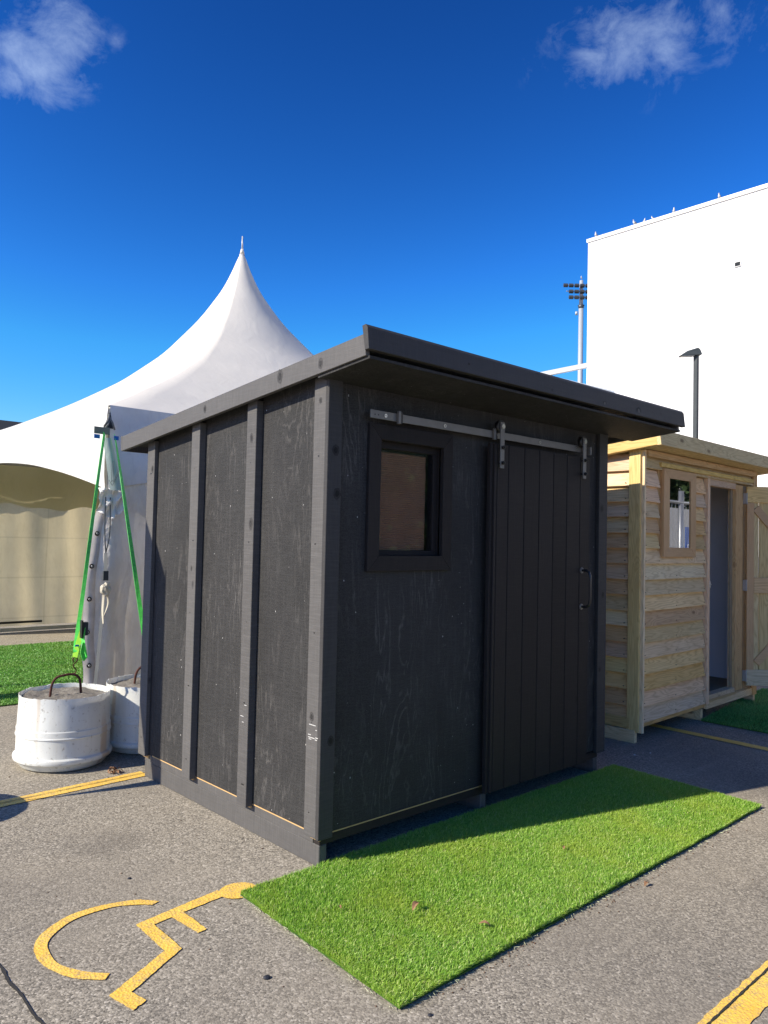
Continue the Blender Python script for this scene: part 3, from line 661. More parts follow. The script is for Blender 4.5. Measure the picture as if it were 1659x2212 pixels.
# wall sheathing around the openings (behind the boards)
PWX0, PWX1, PWZ0, PWZ1 = .42, .86, 1.50, 2.13
for x0, x1, z0, z1 in ((.05, PWX0, .16, 2.33), (PWX1, 1.25, .16, 2.33), (PWX0, PWX1, .16, PWZ0), (PWX0, PWX1, PWZ1, 2.33), (1.25, 1.85, 2.13, 2.33), (1.85, 2.43, .16, 2.33)):
    box('wall_lining', x0, x1, .0185, .030, z0, z1, simple('sheathing', (.3, .23, .14), .8) if x0 == .05 else bpy.data.materials['sheathing'], pale, 0)
box('wall_lining', .051, .058, .07, PD, .19, 2.16, M_LINING, pale, 0)
box('wall_lining', .06, PW, PD-.01, PD, .205, 2.2, M_LINING, pale, 0); box('wall_lining', PW-.04, PW-.03, .07, PD, .205, 2.2, M_LINING, pale, 0)
box('skirting', .06, PW-.05, PD-.03, PD-.011, .206, .30, lx, pale, 0)
box('wall_frame', .06, 1.9, PD-.03, PD-.011, 1.40, 1.43, M_LINING, pale, 0)
# corner trim
box('corner_board', 0.0, .022, -.004, .092, .085, pu(0)+.0, lz, pale); box('corner_board', .0225, .050, -.030, .02, .080, pu(0)+.0, lz, pale)
box('corner_board', 2.335, 2.43, -.016, .004, .09, pu(0), lz, pale); 
# roof
def pbarge(x0, x1, name='barge_board', mat=ly, h=.112):
    prism(name, [(-.17, pu(-.17)), (PD+.15, pu(PD+.15)), (PD+.165, pu(PD+.15)+h), (-.158, pu(-.158)+h)], lambda a, b_, d: (d, a, b_), x0, x1, mat, pale, .002)
pbarge(-.058, -.034); pbarge(2.62, 2.645)
prism('fascia_board', [(-.205, pu(-.17)-.002), (-.1715, pu(-.17)-.004), (-.158, pu(-.17)+.114), (-.190, pu(-.17)+.118)], lambda a, b_, d: (d, a, b_), -.062, 2.65, lx, pale, .0015)
for nme, z0, z1 in (('soffit', .004, .014), ('roof_sheet', .07, .085)):
    vs = [(-.03, -.169, pu(-.169)+z0), (2.62, -.169, pu(-.169)+z0), (2.62, PD+.14, pu(PD+.14)+z0), (-.03, PD+.14, pu(PD+.14)+z0)]; vs += [(a, b_, c_+z1-z0) for a, b_, c_ in vs]
    pd(nme, vs, [(0, 3, 2, 1), (4, 5, 6, 7), (0, 1, 5, 4), (1, 2, 6, 5), (2, 3, 7, 6), (3, 0, 4, 7)], lx, pale)
box('soffit_batten', 0.055, 2.33, -.045, -.005, pu(0)-.05, pu(0)+.0, lx, pale)
# flashing board above window and door
box('head_flashing', .305, 2.285, -.034, -.004, 2.186, 2.222, lx, pale)
# window
pw = bpy.data.objects.new('window', None); COL.objects.link(pw); pw.parent = pale
A, B, Cc, Dd = .335, .940, 1.452, 2.176; a, b, c, d = .437, .838, 1.530, 2.100
A2, B2 = .345, .935
for poly, m_ in (([(A, Cc), (B, Cc), (b, c), (a, c)], redx), ([(A, Dd), (a, d), (b, d), (B, Dd)], redx), ([(A, Cc), (a, c), (a, d), (A, Dd)], redz), ([(B, Cc), (B, Dd), (b, d), (b, c)], redz)):
    prism('frame_board', poly, lambda p, q, r: (p, r, q), -.042, -.018, m_, pw, .002)
box('frame_side', .343, .352, -.017, .018, 1.46, 2.17, redz, pw); box('frame_side', .923, .932, -.017, .018, 1.46, 2.17, redz, pw)
box('frame_side', .3525, .9225, -.017, .018, 1.46, 1.47, redx, pw)
box('side_packer', .306, .342, .0, .018, 1.42, 2.18, lz, pw); box('side_packer', .945, .984, .0, .018, 1.42, 2.18, lz, pw)
box('sash', .815, .838, -.0175, .03, 1.53, 2.1, redz, pw); box('sash', .437, .8145, -.0175, .03, 1.515, 1.5295, redx, pw); box('sash', .437, .8145, -.0175, .03, 2.1005, 2.114, redx, pw)
box('glass_pane', .4375, .8145, -.036, -.033, 1.5305, 2.0995, M_GLASS2, pw, 0)
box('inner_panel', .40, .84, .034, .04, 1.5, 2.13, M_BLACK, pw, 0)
# door opening
box('door_post', 1.235, 1.282, -.022, .040, .145, 2.182, lz, pale); box('door_post', 1.878, 1.893, .03, .056, .2155, 2.099, lz, pale)
box('door_post', 1.895, 2.065, -.012, .028, .185, 2.145, lz, pale); box('door_head', 1.283, 1.894, -.01, .06, 2.10, 2.182, lx, pale)
box('threshold', 1.283, 1.90, -.008, .07, .160, .215, lx, pale); box('threshold_strip', 1.283, 1.90, -.02, -.009, .158, .178, rawx, pale)
box('floor_bearer', 1.27, 2.42, -.006, .021, .095, .158, lx, pale)
for z in (1.205,):
    cyl('latch', (1.29, -.035, z), (1.275, -.023, z), .006, .006, M_BOLT, pale); box('latch_plate', 1.27, 1.29, -.026, -.0225, z-.03, z+.03, M_BOLT, pale)
# open door leaf
leaf = bpy.data.objects.new('door', None); COL.objects.link(leaf); leaf.parent = pale; leaf.location = (2.10, -.035, 0); leaf.rotation_euler = (0, 0, rad(-44))
LW = .76
for i in range(6): box('door_board', .004+i*LW/6+.001, (i+1)*LW/6-.001, .012, .028, .215, 2.14, lz, leaf, .003)
box('rail', .0, LW, -.010, .0115, 1.985, 2.14, lx, leaf); box('rail', .0, LW, -.010, .0115, .215, .368, lx, leaf); box('rail', .071, LW, -.010, .0115, 1.105, 1.256, lx, leaf)
box('stile', .0, .070, -.0095, .0115, .369, 1.984, redz, leaf)
def brace(p, q, w_):
    p = Vector(p); q = Vector(q); d = (q-p).normalized(); n_ = Vector((-d.y, d.x))*w_/2
    prism('brace', [tuple(p+n_), tuple(q+n_), tuple(q-n_), tuple(p-n_)], lambda a, b_, r: (a, r, b_), -.006, .0115, redx, leaf, .002)
brace((.09, 1.93), (LW-.1, 1.29), .075); brace((.10, .43), (LW-.1, 1.06), .075)
for z in (2.022, 1.18, .31):
    hg = box('hinge', 2.068, 2.085, -.050, -.0125, z-.052, z+.052, M_ZINC, pale); cyl('hinge_pin', (2.086, -.04, z-.055), (2.086, -.04, z+.055), .0075, .0075, M_ZINC, pale, 8)
bm = bmesh.new()
z = .158
while z < 2.1:
    for x in (.075, .3 if z > 1.39 else .62, 1.17): addbox(bm, x-.003, x+.003, -.0225, -.0165, z+.022, z+.028)
    for y in (.12,): addbox(bm, .0, .012, y, y+.006, z+.022, z+.028)
    z += .1238
frombm('nail_row', bm, M_BLACK, pale)['kind'] = 'stuff'

# ------------------------------------------------------------------ marquee
TX0, TY0, TE = .447, 3.59, 2.65; SXX, SYY = 6.4, 6.2; TX1, TY1 = TX0+SXX, TY0+SYY; TCX, TCY = (TX0+TX1)/2, (TY0+TY1)/2; TP = 5.70
tent = thing('marquee', 'white peaked marquee with dirty side curtains behind the black shed', 'marquee', (TCX, TCY, 0))
gp = [0, .02, .04, .07, .17, .31, .46, .61, .75, .88, 1]; gv = [1, .955, .90, .82, .655, .475, .335, .228, .135, .06, 0]
def prof(t): return float(np.interp(t, gp, gv))
# smooth profile
fine_t = np.linspace(0, 1, 201); fv = np.interp(fine_t, gp, gv); ker = np.ones(13)/13; fvs = np.convolve(np.pad(fv, 6, mode='edge'), ker, 'valid'); fvs[:6] = fv[:6]; fvs[-6:] = fv[-6:]
def tfun(u, v):
    a = u*2*math.pi; t = v**1.3*.995+.005
    cx, sy = math.cos(a), math.sin(a); mxx = max(abs(cx), abs(sy)); sq = Vector((cx/mxx, sy/mxx)); ci = Vector((cx, sy))
    b_ = min(1, (t*1.25)**.75); q = ci.lerp(sq, b_)
    zz = TE+(TP-TE)*float(np.interp(t, fine_t, fvs))
    return (TCX+q.x*t*SXX/2, TCY+q.y*t*SYY/2, zz)
grid('canopy', 161, 60, tfun, M_TENT, tent)
cyl('peak_cap', (TCX, TCY, TP-.05), (TCX, TCY, TP+.02), .034, .02, M_TENT, tent); cyl('finial', (TCX, TCY, TP), (TCX, TCY, TP+.21), .013, .01, M_COPE, tent)
cyl('king_pole', (TCX, TCY, 3.0), (TCX, TCY, TP-.06), .04, .04, M_COPE, tent)
def arch(s): # drop of the valance along a side, 0..1
    return .33+.39*(abs(2*s-1)**1.7)
def valance(P0, P1, name='valance', n=60, outn=(0, 0), trim0=0):
    P0 = Vector(P0); P1 = Vector(P1); on = Vector((*outn, 0))
    def fn(u, v):
        s = trim0+(1-trim0)*u; p = P0.lerp(P1, s); dz_ = arch(s)*v; bow = math.sin(v*math.pi*.9)*.02+noise.noise((p.x*1.5, p.y*1.5, v*2))*.03*v
        q = p+on*(.012+bow); return (q.x, q.y, TE-dz_)
    return grid(name, n, 8, fn, M_VAL, tent)
c00 = (TX0, TY0, TE); c10 = (TX1, TY0, TE); c11 = (TX1, TY1, TE); c01 = (TX0, TY1, TE)
valance(c00, c01, outn=(-1, 0)); valance(c00, c10, outn=(0, -1)); valance(c10, c11, outn=(1, 0)); valance(c01, c11, outn=(0, 1))
bm = bmesh.new(); addcyl(bm, (TX0+.03, TY0+.03, TE-.03), (TX0+.03, TY1-.03, TE-.03), .03)
for P, Q in ((c00, c01), (c00, c10), (c10, c11), (c01, c11)):
    cyl('eave_rail', (P[0]*.99+.03, P[1]+.03, TE-.05), (Q[0]*.99+.03, Q[1]-.03 if Q[1] > 5 else Q[1]+.03, TE-.05), .03, .03, M_COPE, tent)
bm.free()
for P in (c00, c10, c11, c01):
    cyl('leg', (P[0]+(.05 if P[0] < 3 else -.05), P[1]+(.05 if P[1] < 6 else -.05), 0), (P[0]+(.05 if P[0] < 3 else -.05), P[1]+(.05 if P[1] < 6 else -.05), TE), .035, .035, M_COPE, tent)
# near curtain hanging at the front corner, edge bulging left
def curtain(u, v):
    z = TE-.1-(TE-.13)*v
    edge = TX0+float(np.interp(v, [0, .22, .27, .34, .42, .5, .6, .8, .92, 1], [.03, .0, -.02, -.065, -.11, -.14, -.155, -.15, -.135, -.10]))+.008*math.sin(v*31)
    x = edge+(TX1-edge)*(u**1.15)
    y = TY0+.05+.02*math.sin(x*8+v*2)*(.3+v)+.012*math.sin(x*19+1)+.02*noise.noise((x*3, z*2, 1))
    if u < .12: y -= .05*math.sin(u/.12*math.pi)
    return (x, y, z)
grid('side_curtain', 150, 40, curtain, M_CURT, tent)
# hem band with eyelets along the curtain edge
def hem(u, v):
    p = Vector(curtain(0, v)); q = Vector(curtain(.001, v)); return (p.x+u*.125-.002, p.y-.012-.03*math.sin(u*math.pi), p.z)
grid('hem_band', 6, 40, lambda u, v: hem(u, .26+.74*v), simple('brown_grey_band', (.54, .50, .46), .7, 0, .3, .25, 6), tent)
for v in (.40, .51, .62, .73, .84):
    p = Vector(hem(.28, v)); cyl('eyelet', p+Vector((0, -.012, 0)), p+Vector((0, -.022, 0)), .021, .019, M_BLACK, tent, 14); cyl('eyelet_stud', p+Vector((0, -.0225, 0)), p+Vector((0, -.03, 0)), .011, .009, M_ZINC, tent, 10)
# back curtain
def bcurt(u, v):
    x = TX0+SXX*u; z = .10+(TE-.35)*(1-v); y = TY1-.06+.05*math.sin(x*2.3)+.022*math.sin(x*7+z*.9)+.008*math.sin(x*17+z)+.05*noise.noise((x*.9, z*.7, 3))
    return (x, y, z)
grid('back_curtain', 90, 30, bcurt, M_BACK, tent)
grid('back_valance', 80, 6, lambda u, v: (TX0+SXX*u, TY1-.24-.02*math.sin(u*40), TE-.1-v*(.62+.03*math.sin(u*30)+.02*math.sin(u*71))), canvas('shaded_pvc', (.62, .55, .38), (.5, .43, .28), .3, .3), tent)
def rcurt(u, v): return (TX1-.06+.04*math.sin(u*16), TY0+.1+(SYY-.2)*u, .1+(TE-.15)*(1-v))
grid('side_curtain', 60, 10, rcurt, M_BACK, tent)
box('base_rail', TX0, TX1, TY1-.15, TY1-.09, .02, .075, simple('cream_timber', (.5, .44, .3), .7), tent)
cyl('curtain_bar', (TX0-2.2, TY1-.16, .16), (TX0+1.6, TY1-.16, .16), .018, .018, M_BLACK, tent)
# corner cover flap with printed arrow, grey band, blue tape
def flap(u, v): # wraps the corner on the front side
    z = TE-.30-.44*v; w_ = .065+.05*v
    return (TX0-.09+.07*v+w_*u, TY0-.095-.03*math.sin(u*2.5)-.02*v, z)
grid('corner_flap', 8, 10, flap, M_FLAP, tent)
vprint = [(.06, .62), (.06, .84), (.085, .865), (.15, .80), (.145, .79), (.085, .845), (.072, .83), (.072, .62)]
def fl(x, z): return (TX0+x*.6-.045, TY0-.145, TE-z)
bm = bmesh.new()
for (x0, z0), (x1, z1) in (((.035, .49), (.035, .67)), ((.058, .49), (.058, .655)), ((.035, .67), (.058, .655)), ((.0, .655), (.048, .70)), ((.048, .70), (.135, .60)), ((.13, .575), (.06, .67))):
    addcyl(bm, fl(x0, z0), fl(x1, z1), .0022, seg=4)
frombm('printed_arrow', bm, M_PRINT, tent)
box('grey_band', TX0-.18, TX0-.045, TY0-.130, TY0-.126, TE-.275, TE-.215, simple('grey_band', (.2, .215, .16), .7), tent)
box('blue_tape', TX0-.016, TX0+.026, TY0-.150, TY0-.145, TE-.315, TE-.28, M_BLUE, tent); box('blue_tape', TX0-.18, TX0-.13, TY0-.135, TY0-.13, TE-.315, TE-.28, M_BLUE, tent)
# torn opening of the corner with dark lashings
pd('corner_gap', [(TX0-.01, TY0-.04, TE-.06), (TX0-.075, TY0-.06, TE-.21), (TX0+.015, TY0-.055, TE-.21)], [(0, 1, 2)], M_BLACK, tent)
for q in (((-.04, -.06, .20), (.0, -.07, .09)), ((-.01, -.07, .10), (.05, -.075, .22)), ((.0, -.07, .14), (-.03, -.07, .21))):
    tube('lashing', [(TX0-.03+q[0][0], TY0+q[0][1], TE-q[0][2]), (TX0-.03+(q[0][0]+q[1][0])/2+.006, TY0-.08, TE-(q[0][2]+q[1][2])/2), (TX0-.03+q[1][0], TY0+q[1][1], TE-q[1][2])], .008, M_GSTRAP, tent)
# crumpled cloth below the flap
def crump(u, v):
    x = TX0-.10+.22*u; z = TE-.72-.26*v*(1-.5*abs(u-.5)); return (x, TY0-.05-.05*abs(math.sin(u*9+v*3))-.02*math.sin(v*11+u*5), z)
grid('gathered_cloth', 26, 12, crump, M_VAL, tent, False)
# hanging grey loop strap with buckle and knot
def ribbon(name, pts, wid, mat, parent, side=(1, 0, 0), twist=0, n=40):
    P = catmull(pts, k=8); m_ = len(P)
    vs = []; s0 = Vector(side)
    for i, p in enumerate(P):
        d = (P[min(i+1, m_-1)]-P[max(i-1, 0)]).normalized(); s = (s0-d*s0.dot(d)).normalized(); s = Matrix.Rotation(twist*i/(m_-1), 3, d) @ s
        nn_ = d.cross(s)*.0012
        vs += [p-s*wid/2-nn_, p+s*wid/2-nn_, p+s*wid/2+nn_, p-s*wid/2+nn_]
    fs = []
    for i in range(m_-1):
        a_ = 4*i
        for j in range(4): fs.append((a_+j, a_+(j+1) % 4, a_+4+(j+1) % 4, a_+4+j))
    return pd(name, vs, fs, mat, parent)
side = (cr.x, cr.y, 0)
for dx_ in (-.03, .012): ribbon('hanging_strap', [(TX0+dx_-.02, TY0-.10, TE-.8), (TX0+dx_-.02, TY0-.11, TE-1.1), (TX0-.015-.02, TY0-.11, TE-1.27)], .010, M_GSTRAP, tent)
ribbon('hanging_strap', [(TX0-.035, TY0-.11, TE-1.27), (TX0-.035, TY0-.12, TE-1.45)], .028, M_GSTRAP, tent, side)
box('buckle', TX0-.06, TX0-.015, TY0-.135, TY0-.115, TE-1.50, TE-1.42, M_GREYPOLE, tent)
bm = bmesh.new(); bmesh.ops.create_icosphere(bm, subdivisions=3, radius=.045)
for v in bm.verts: v.co = Vector((v.co.x*1.0, v.co.y*.7, v.co.z*1.15))*(1+.45*noise.noise(v.co*38))+Vector((TX0-.03, TY0-.13, TE-1.57))
frombm('knot', bm, M_ROPE, tent)
ribbon('hanging_strap', [(TX0-.05, TY0-.13, TE-1.6), (TX0-.055, TY0-.13, TE-1.75), (TX0-.045, TY0-.13, TE-1.86)], .02, M_ROPE, tent, side, .8)
ribbon('hanging_strap', [(TX0-.02, TY0-.13, TE-1.6), (TX0-.01, TY0-.13, TE-1.7), (TX0-.04, TY0-.13, TE-1.8)], .018, M_ROPE, tent, side, .8)
ribbon('hanging_strap', [(TX0-.03, TY0-.09, TE-1.65), (TX0-.07, TY0-.10, TE-2.2), (TX0-.09, TY0-.08, .05)], .03, M_GSTRAP, tent, side)

# ------------------------------------------------------------------ drum weights
def drum(label, cx, cy, seed, tilt=0, hook=True):
    th = thing('drum_weight', label, 'drum weight', (cx, cy, 0), local=True, group='white drums of concrete weighing down the marquee')
    prof_ = None
    base_ = [(.235, .0), (.265, .012), (.285, .045), (.308, .058), (.312, .072), (.310, .086), (.294, .096), (.2945, .212), (.300, .216), (.3005, .222), (.2955, .228), (.2965, .262), (.2915, .268), (.285, .44), (.287, .475)]
    prof_ = []
    for (r0, z0), (r1, z1) in zip(base_, base_[1:]): prof_ += [(r0+(r1-r0)*q_, z0+(z1-z0)*q_) for q_ in (.06, .94)]
    prof_ = [base_[0]]+prof_+[base_[-1]]
    seg = 120; vs = []; fs = []
    for k_, (r, z) in enumerate(prof_):
        for i in range(seg):
            a_ = 2*math.pi*i/seg; zz = z+tilt*r*math.cos(a_)*.0; rr = r*(1+.004*noise.noise((math.cos(a_)*1.5, math.sin(a_)*1.5, seed)))
            if k_ == len(prof_)-1: zz += -(.022 if noise.noise((math.cos(a_)*3.2, math.sin(a_)*3.2, seed+3)) > .18 else 0)-(.012 if noise.noise((math.cos(a_)*9, math.sin(a_)*9, seed+8)) > .3 else 0)+.006*noise.noise((math.cos(a_)*16, math.sin(a_)*16, seed))
            vs.append((rr*math.cos(a_), rr*math.sin(a_), zz))
    nr = len(prof_)
    # inner lip
    for r, z in ((.282, None), (.280, .40)):
        for i in range(seg):
            a_ = 2*math.pi*i/seg; src = vs[(nr-1)*seg+i]; vs.append((r*math.cos(a_), r*math.sin(a_), src[2]-.001 if z is None else z))
    for k_ in range(nr+1):
        for i in range(seg): j = (i+1) % seg; fs.append((k_*seg+i, k_*seg+j, (k_+1)*seg+j, (k_+1)*seg+i))
    fs.append(tuple(range(seg))[::-1])
    o = pd('drum_shell', vs, fs, M_DRUM, th, True); o.data.set_sharp_from_angle(angle=rad(28))
    def cf_(u, v):
        a_ = u*2*math.pi; r = .279*v; x, y = r*math.cos(a_), r*math.sin(a_); return (x, y, .448+.018*noise.noise((x*9, y*9, seed))+.008*noise.noise((x*40, y*40, seed))-(.02 if v > .96 else 0))
    grid('concrete_fill', 64, 24, cf_, M_CONC, th)
    if hook:
        ang = rad(-13); dx_, dy_ = math.cos(ang), math.sin(ang)
        pts = []
        for s_, z in ((-.095, .44), (-.088, .51), (-.074, .55), (-.05, .572), (-.015, .58), (.02, .585), (.055, .58), (.08, .562), (.092, .53), (.10, .44)):
            pts.append((s_*dx_, s_*dy_, z))
        tube('lifting_handle', catmull(pts, k=4), .0085, M_RUST, th)
    return th
drum('white concrete filled drum with rusty handle and green strap, left of the black shed', -.285, 2.42, 1.3)
drum('white concrete filled drum half hidden behind the corner of the black shed', .33, 2.47, 5.7)
drum('white concrete filled drum outside the view to the left', -1.70, 2.0, 9.1)

# straps and hooks
def strap(label, pts, wid, mat, tw, nm='ratchet_strap'):
    th = thing(nm, label, 'strap', pts[0]); ribbon('webbing', pts, wid, mat, th, side, tw); return th
s1 = strap('bright green ratchet strap from the left drum up to the marquee corner', [(-.235, 2.40, .72), (-.225, 2.42, .80), (-.09, 2.66, 1.16), (.13, 3.06, 1.77), (.36, 3.47, 2.40)], .027, M_STRAP, 1.2)
tube('hook', catmull([(-.235, 2.43, .585), (-.222, 2.42, .59), (-.22, 2.415, .61), (-.237, 2.41, .63), (-.243, 2.405, .65), (-.228, 2.40, .665), (-.218, 2.40, .685), (-.235, 2.40, .70), (-.252, 2.40, .685), (-.243, 2.40, .665)], k=4), .004, M_RUST, s1)
ribbon('webbing_end', [(-.24, 2.395, .70), (-.225, 2.39, .78), (-.205, 2.385, .86), (-.19, 2.385, .90)], .034, M_STRAPY, s1, side, .2)
ribbon('webbing_end', [(-.195, 2.38, .90), (-.20, 2.37, .82), (-.19, 2.36, .76), (-.175, 2.36, .70), (-.19, 2.355, .69), (-.205, 2.36, .74), (-.195, 2.365, .80)], .03, M_STRAP, s1, side, 1.5)
box('ratchet', -.205, -.165, 2.37, 2.405, .845, .935, M_GREYPOLE, s1); box('ratchet_handle', -.215, -.205, 2.355, 2.39, .83, .95, M_BLACK, s1)
box('label_tape', -.245, -.205, 2.383, 2.388, .772, .785, M_BLUE, s1)
s2 = strap('bright green ratchet strap rising beside the grey curtain behind the shed corner', [(.33, 2.47, .60), (.352, 2.66, .94), (.415, 3.17, 1.85), (.45, 3.47, 2.38)], .033, M_STRAP, 1.6)

# ------------------------------------------------------------------ white stadium building
bx = 47.6
bld = thing('white_building', 'tall blank white building wall rising at the right', 'building', (bx, 10, 0))
box('wall', bx, bx+30, -60, 28.95, 0, 24.3, M_BUILD, bld, 0)
box('parapet_cap', bx-.10, bx+30, -60, 29.03, 24.301, 24.50, M_BUILD, bld, 0); box('roof_edge', bx-.11, bx+30, -60, 29.04, 24.501, 24.545, M_COPE, bld, 0)
box('vent_frame', bx-.09, bx-.002, 17.62, 18.02, 19.70, 20.02, M_COPE, bld, 0); vn = box('vent', bx-.10, bx-.091, 17.65, 17.99, 19.73, 19.99, M_DARKB, bld, 0)
for k_ in range(6): box('wall_joint', bx-.006, bx-.001, -60, 28.9, 3.9*k_+2.9, 3.9*k_+2.93, M_COPE, bld, 0)

# gulls
def gull(bm, head=0):
    def ell(c, r, rot=0, s=2):
        v0 = bmesh.ops.create_icosphere(bm, subdivisions=s, radius=1)['verts']; R2 = Matrix.Rotation(rot, 3, 'Y')
        for v in v0: v.co = R2 @ Vector((v.co.x*r[0], v.co.y*r[1], v.co.z*r[2]))+Vector(c)
    ell((0, 0, .20), (.20, .095, .10), rad(-22)); ell((.13, 0, .31), (.06, .055, .10), rad(-10)); ell((.15, 0, .40), (.062, .05, .052)); ell((-.20, 0, .13), (.12, .04, .028), rad(-25))
bm = bmesh.new(); gull(bm); 
setorg((0, 0, 0))
gme = frombm('body', bm, M_GULLW, None, True); gm = gme.data; bpy.data.objects.remove(gme)
bm = bmesh.new()
for s_ in (-1, 1):
    v0 = bmesh.ops.create_icosphere(bm, subdivisions=2, radius=1)['verts']
    for v in v0: v.co = Matrix.Rotation(rad(-20), 3, 'Y') @ Vector((v.co.x*.19, v.co.y*.018, v.co.z*.065))+Vector((-.05, s_*.09, .215))
t_ = frombm('wing', bm, M_GULLG, None, True); wm = t_.data; bpy.data.objects.remove(t_)
bm = bmesh.new(); addcyl(bm, (.205, 0, .395), (.27, 0, .385), .014, .003, 8); t_ = frombm('beak', bm, M_BEAK); bk = t_.data; bpy.data.objects.remove(t_)
bm = bmesh.new(); addcyl(bm, (.0, -.03, 0), (0, -.03, .14), .009, seg=6); addcyl(bm, (.0, .03, 0), (0, .03, .14), .009, seg=6); t_ = frombm('legs', bm, M_BEAK); lg = t_.data; bpy.data.objects.remove(t_)
GL = [(bx+.1, 28.35, 24.55, 200, 'white gull perched nearest the far left corner of the roof edge', 1.25), (bx+.1, 25.2, 24.55, 170, 'leftmost white gull of the three sitting close together on the roof', 1.25),
      (bx+.1, 24.45, 24.55, 230, 'middle white gull of the three sitting close together on the roof', .9), (bx+.1, 23.8, 24.55, 150, 'rightmost white gull of the three sitting close together on the roof', .85),
      (bx+.1, 22.25, 24.55, 210, 'lone white gull on the roof edge right of the group of three', 1.2), (bx+.1, 19.1, 24.55, 190, 'white gull furthest right along the roof edge, head tucked', 1.2),
      (100.31-.0, 63.70, 42.9, 200, 'white gull standing on top of the floodlight mast', 1.5)]
for i, (x, y, z, r, lab, s_) in enumerate(GL):
    o = thing('gull', lab, 'gull', (x, y, z), rad(r), 'gulls resting up high'); o.scale = (s_*.72,)*3
    for nme, me_ in (('body', gm), ('wing', wm), ('beak', bk), ('legs', lg)):
        c_ = bpy.data.objects.new(nme, me_); COL.objects.link(c_); c_.parent = o

# floodlight mast
mx_, my_ = 100.4, 63.75
mast = thing('floodlight_mast', 'tall pale floodlight mast behind the white building corner', 'floodlight mast', (mx_, my_, 0))
cyl('pole', (mx_, my_, 0), (mx_, my_, 38.6), .48, .36, M_POLE2, mast, 20); cyl('pole_top', (mx_, my_, 38.7), (mx_, my_, 42.7), .30, .29, M_POLE2, mast, 16)
cyl('collar', (mx_, my_, 38.3), (mx_, my_, 38.8), .38, .52, M_FLOOD, mast, 16); cyl('camera_box', (mx_-.5, my_+.5, 37.3), (mx_-.5, my_+.5, 37.8), .2, .2, M_POLE2, mast, 10)
perp = Vector((cr.x, cr.y, 0)).normalized()
for r_i, z in enumerate((41.95, 41.0, 40.1)):
    p = Vector((mx_, my_, z)); bm = bmesh.new(); addcyl(bm, p-perp*(2.75-.4*r_i), p+perp*(2.75-.4*r_i), .07, seg=6)
    frombm('crossarm', bm, M_POLE2, mast)
    for k_ in range(-3, 4):
        if abs(k_) > 2 and r_i: continue
        q = p+perp*(k_*.86)+Vector((-.35, -.4, -.22))
        rm = Matrix.Translation(q) @ Matrix.Rotation(math.atan2(perp.y, perp.x), 4, 'Z') @ Matrix.Rotation(rad(-35), 4, 'X')
        bm = bmesh.new(); addbox(bm, -.34, .34, -.2, .2, -.22, .22, 0, rm); frombm('floodlight', bm, M_FLOOD, mast)

# canopy behind the sheds
cn = thing('walkway_canopy', 'pale flat canopy with a sloping white beam behind the black shed', 'canopy', (31, 20, 0))
def beam(name, p, q, r, mat): bm = bmesh.new(); addcyl(bm, p, q, r, seg=4); return frombm(name, bm, mat, cn)
beam('beam', (30.33, 21.02, 10.24), (32.35, 19.2, 10.86), .17, M_BUILD)
bm = bmesh.new(); vs = [bm.verts.new(v) for v in ((29.5, 21.76, 10.72), (33.4, 18.2, 9.55), (33.4, 18.2, 9.1), (29.5, 21.76, 10.2), (33.5, 25.8, 10.72), (37.4, 22.2, 9.55), (37.4, 22.2, 9.1), (33.5, 25.8, 10.2))]
for f_ in ((0, 1, 2, 3), (4, 7, 6, 5), (0, 4, 5, 1), (3, 2, 6, 7), (0, 3, 7, 4), (1, 5, 6, 2)): bm.faces.new([vs[i] for i in f_])
frombm('roof_deck', bm, simple('pale_blue_steel', (.5, .56, .6), .5), cn)
for p in ((30.2, 21.8), (33.2, 18.9), (36.8, 22.2)): cyl('post', (p[0], p[1], 0), (p[0], p[1], 9.4), .12, .12, M_POLE2, cn)

# lamp post
lp = thing('lamp_post', 'dark grey lamp post with flat head against the white building', 'lamp post', (17.15, 6.25, 0))
box('pole', 17.09, 17.20, 6.20, 6.31, 0, 6.55, M_GREYPOLE, lp, .01)
hd_ = bpy.data.objects.new('lamp_head', None); COL.objects.link(hd_); hd_.parent = lp
def rot(x, y, z): # head points to the camera's left
    d = -perp; n_ = Vector((-perp.y, perp.x, 0)); base = Vector((17.15, 6.25, 6.52)); return base+d*x+n_*y+Vector((0, 0, z))
hv = [(-.10, -.13, .02), (-.10, .13, .02), (.46, .10, -.02), (.46, -.10, -.02), (-.06, -.10, .16), (-.06, .10, .16), (.26, .07, .12), (.26, -.07, .12), (.0, -.10, .20), (.0, .10, .20)]
o = pd('lamp_housing', [rot(*p) for p in hv], [(0, 1, 2, 3), (0, 4, 5, 1), (4, 8, 9, 5), (8, 7, 6, 9), (7, 3, 2, 6), (0, 3, 7, 8, 4), (1, 5, 9, 6, 2)], M_GREYPOLE, hd_)
pd('lamp_lens', [rot(*p) for p in ((.08, -.105, -.012), (.08, .105, -.012), (.42, .085, -.032), (.42, -.085, -.032), (.08, -.10, .0), (.08, .10, .0), (.42, .08, -.015), (.42, -.08, -.015))], [(0, 1, 2, 3), (0, 4, 5, 1), (3, 2, 6, 7), (0, 3, 7, 4), (1, 5, 6, 2)], M_LENS, hd_)

# far dark roof at left horizon
db = thing('dark_roofed_building', 'low building with a dark roof far behind the marquee at left', 'building', (10, 60, 0))
box('wall', -20, 30, 60, 75, 0, 8.5, M_BUILD, db, 0); prism('roof', [(59, 8.5), (76, 8.5), (67.5, 11.1)], lambda a_, b_, d_: (d_, a_, b_), -21, 31, M_DARKB, db)

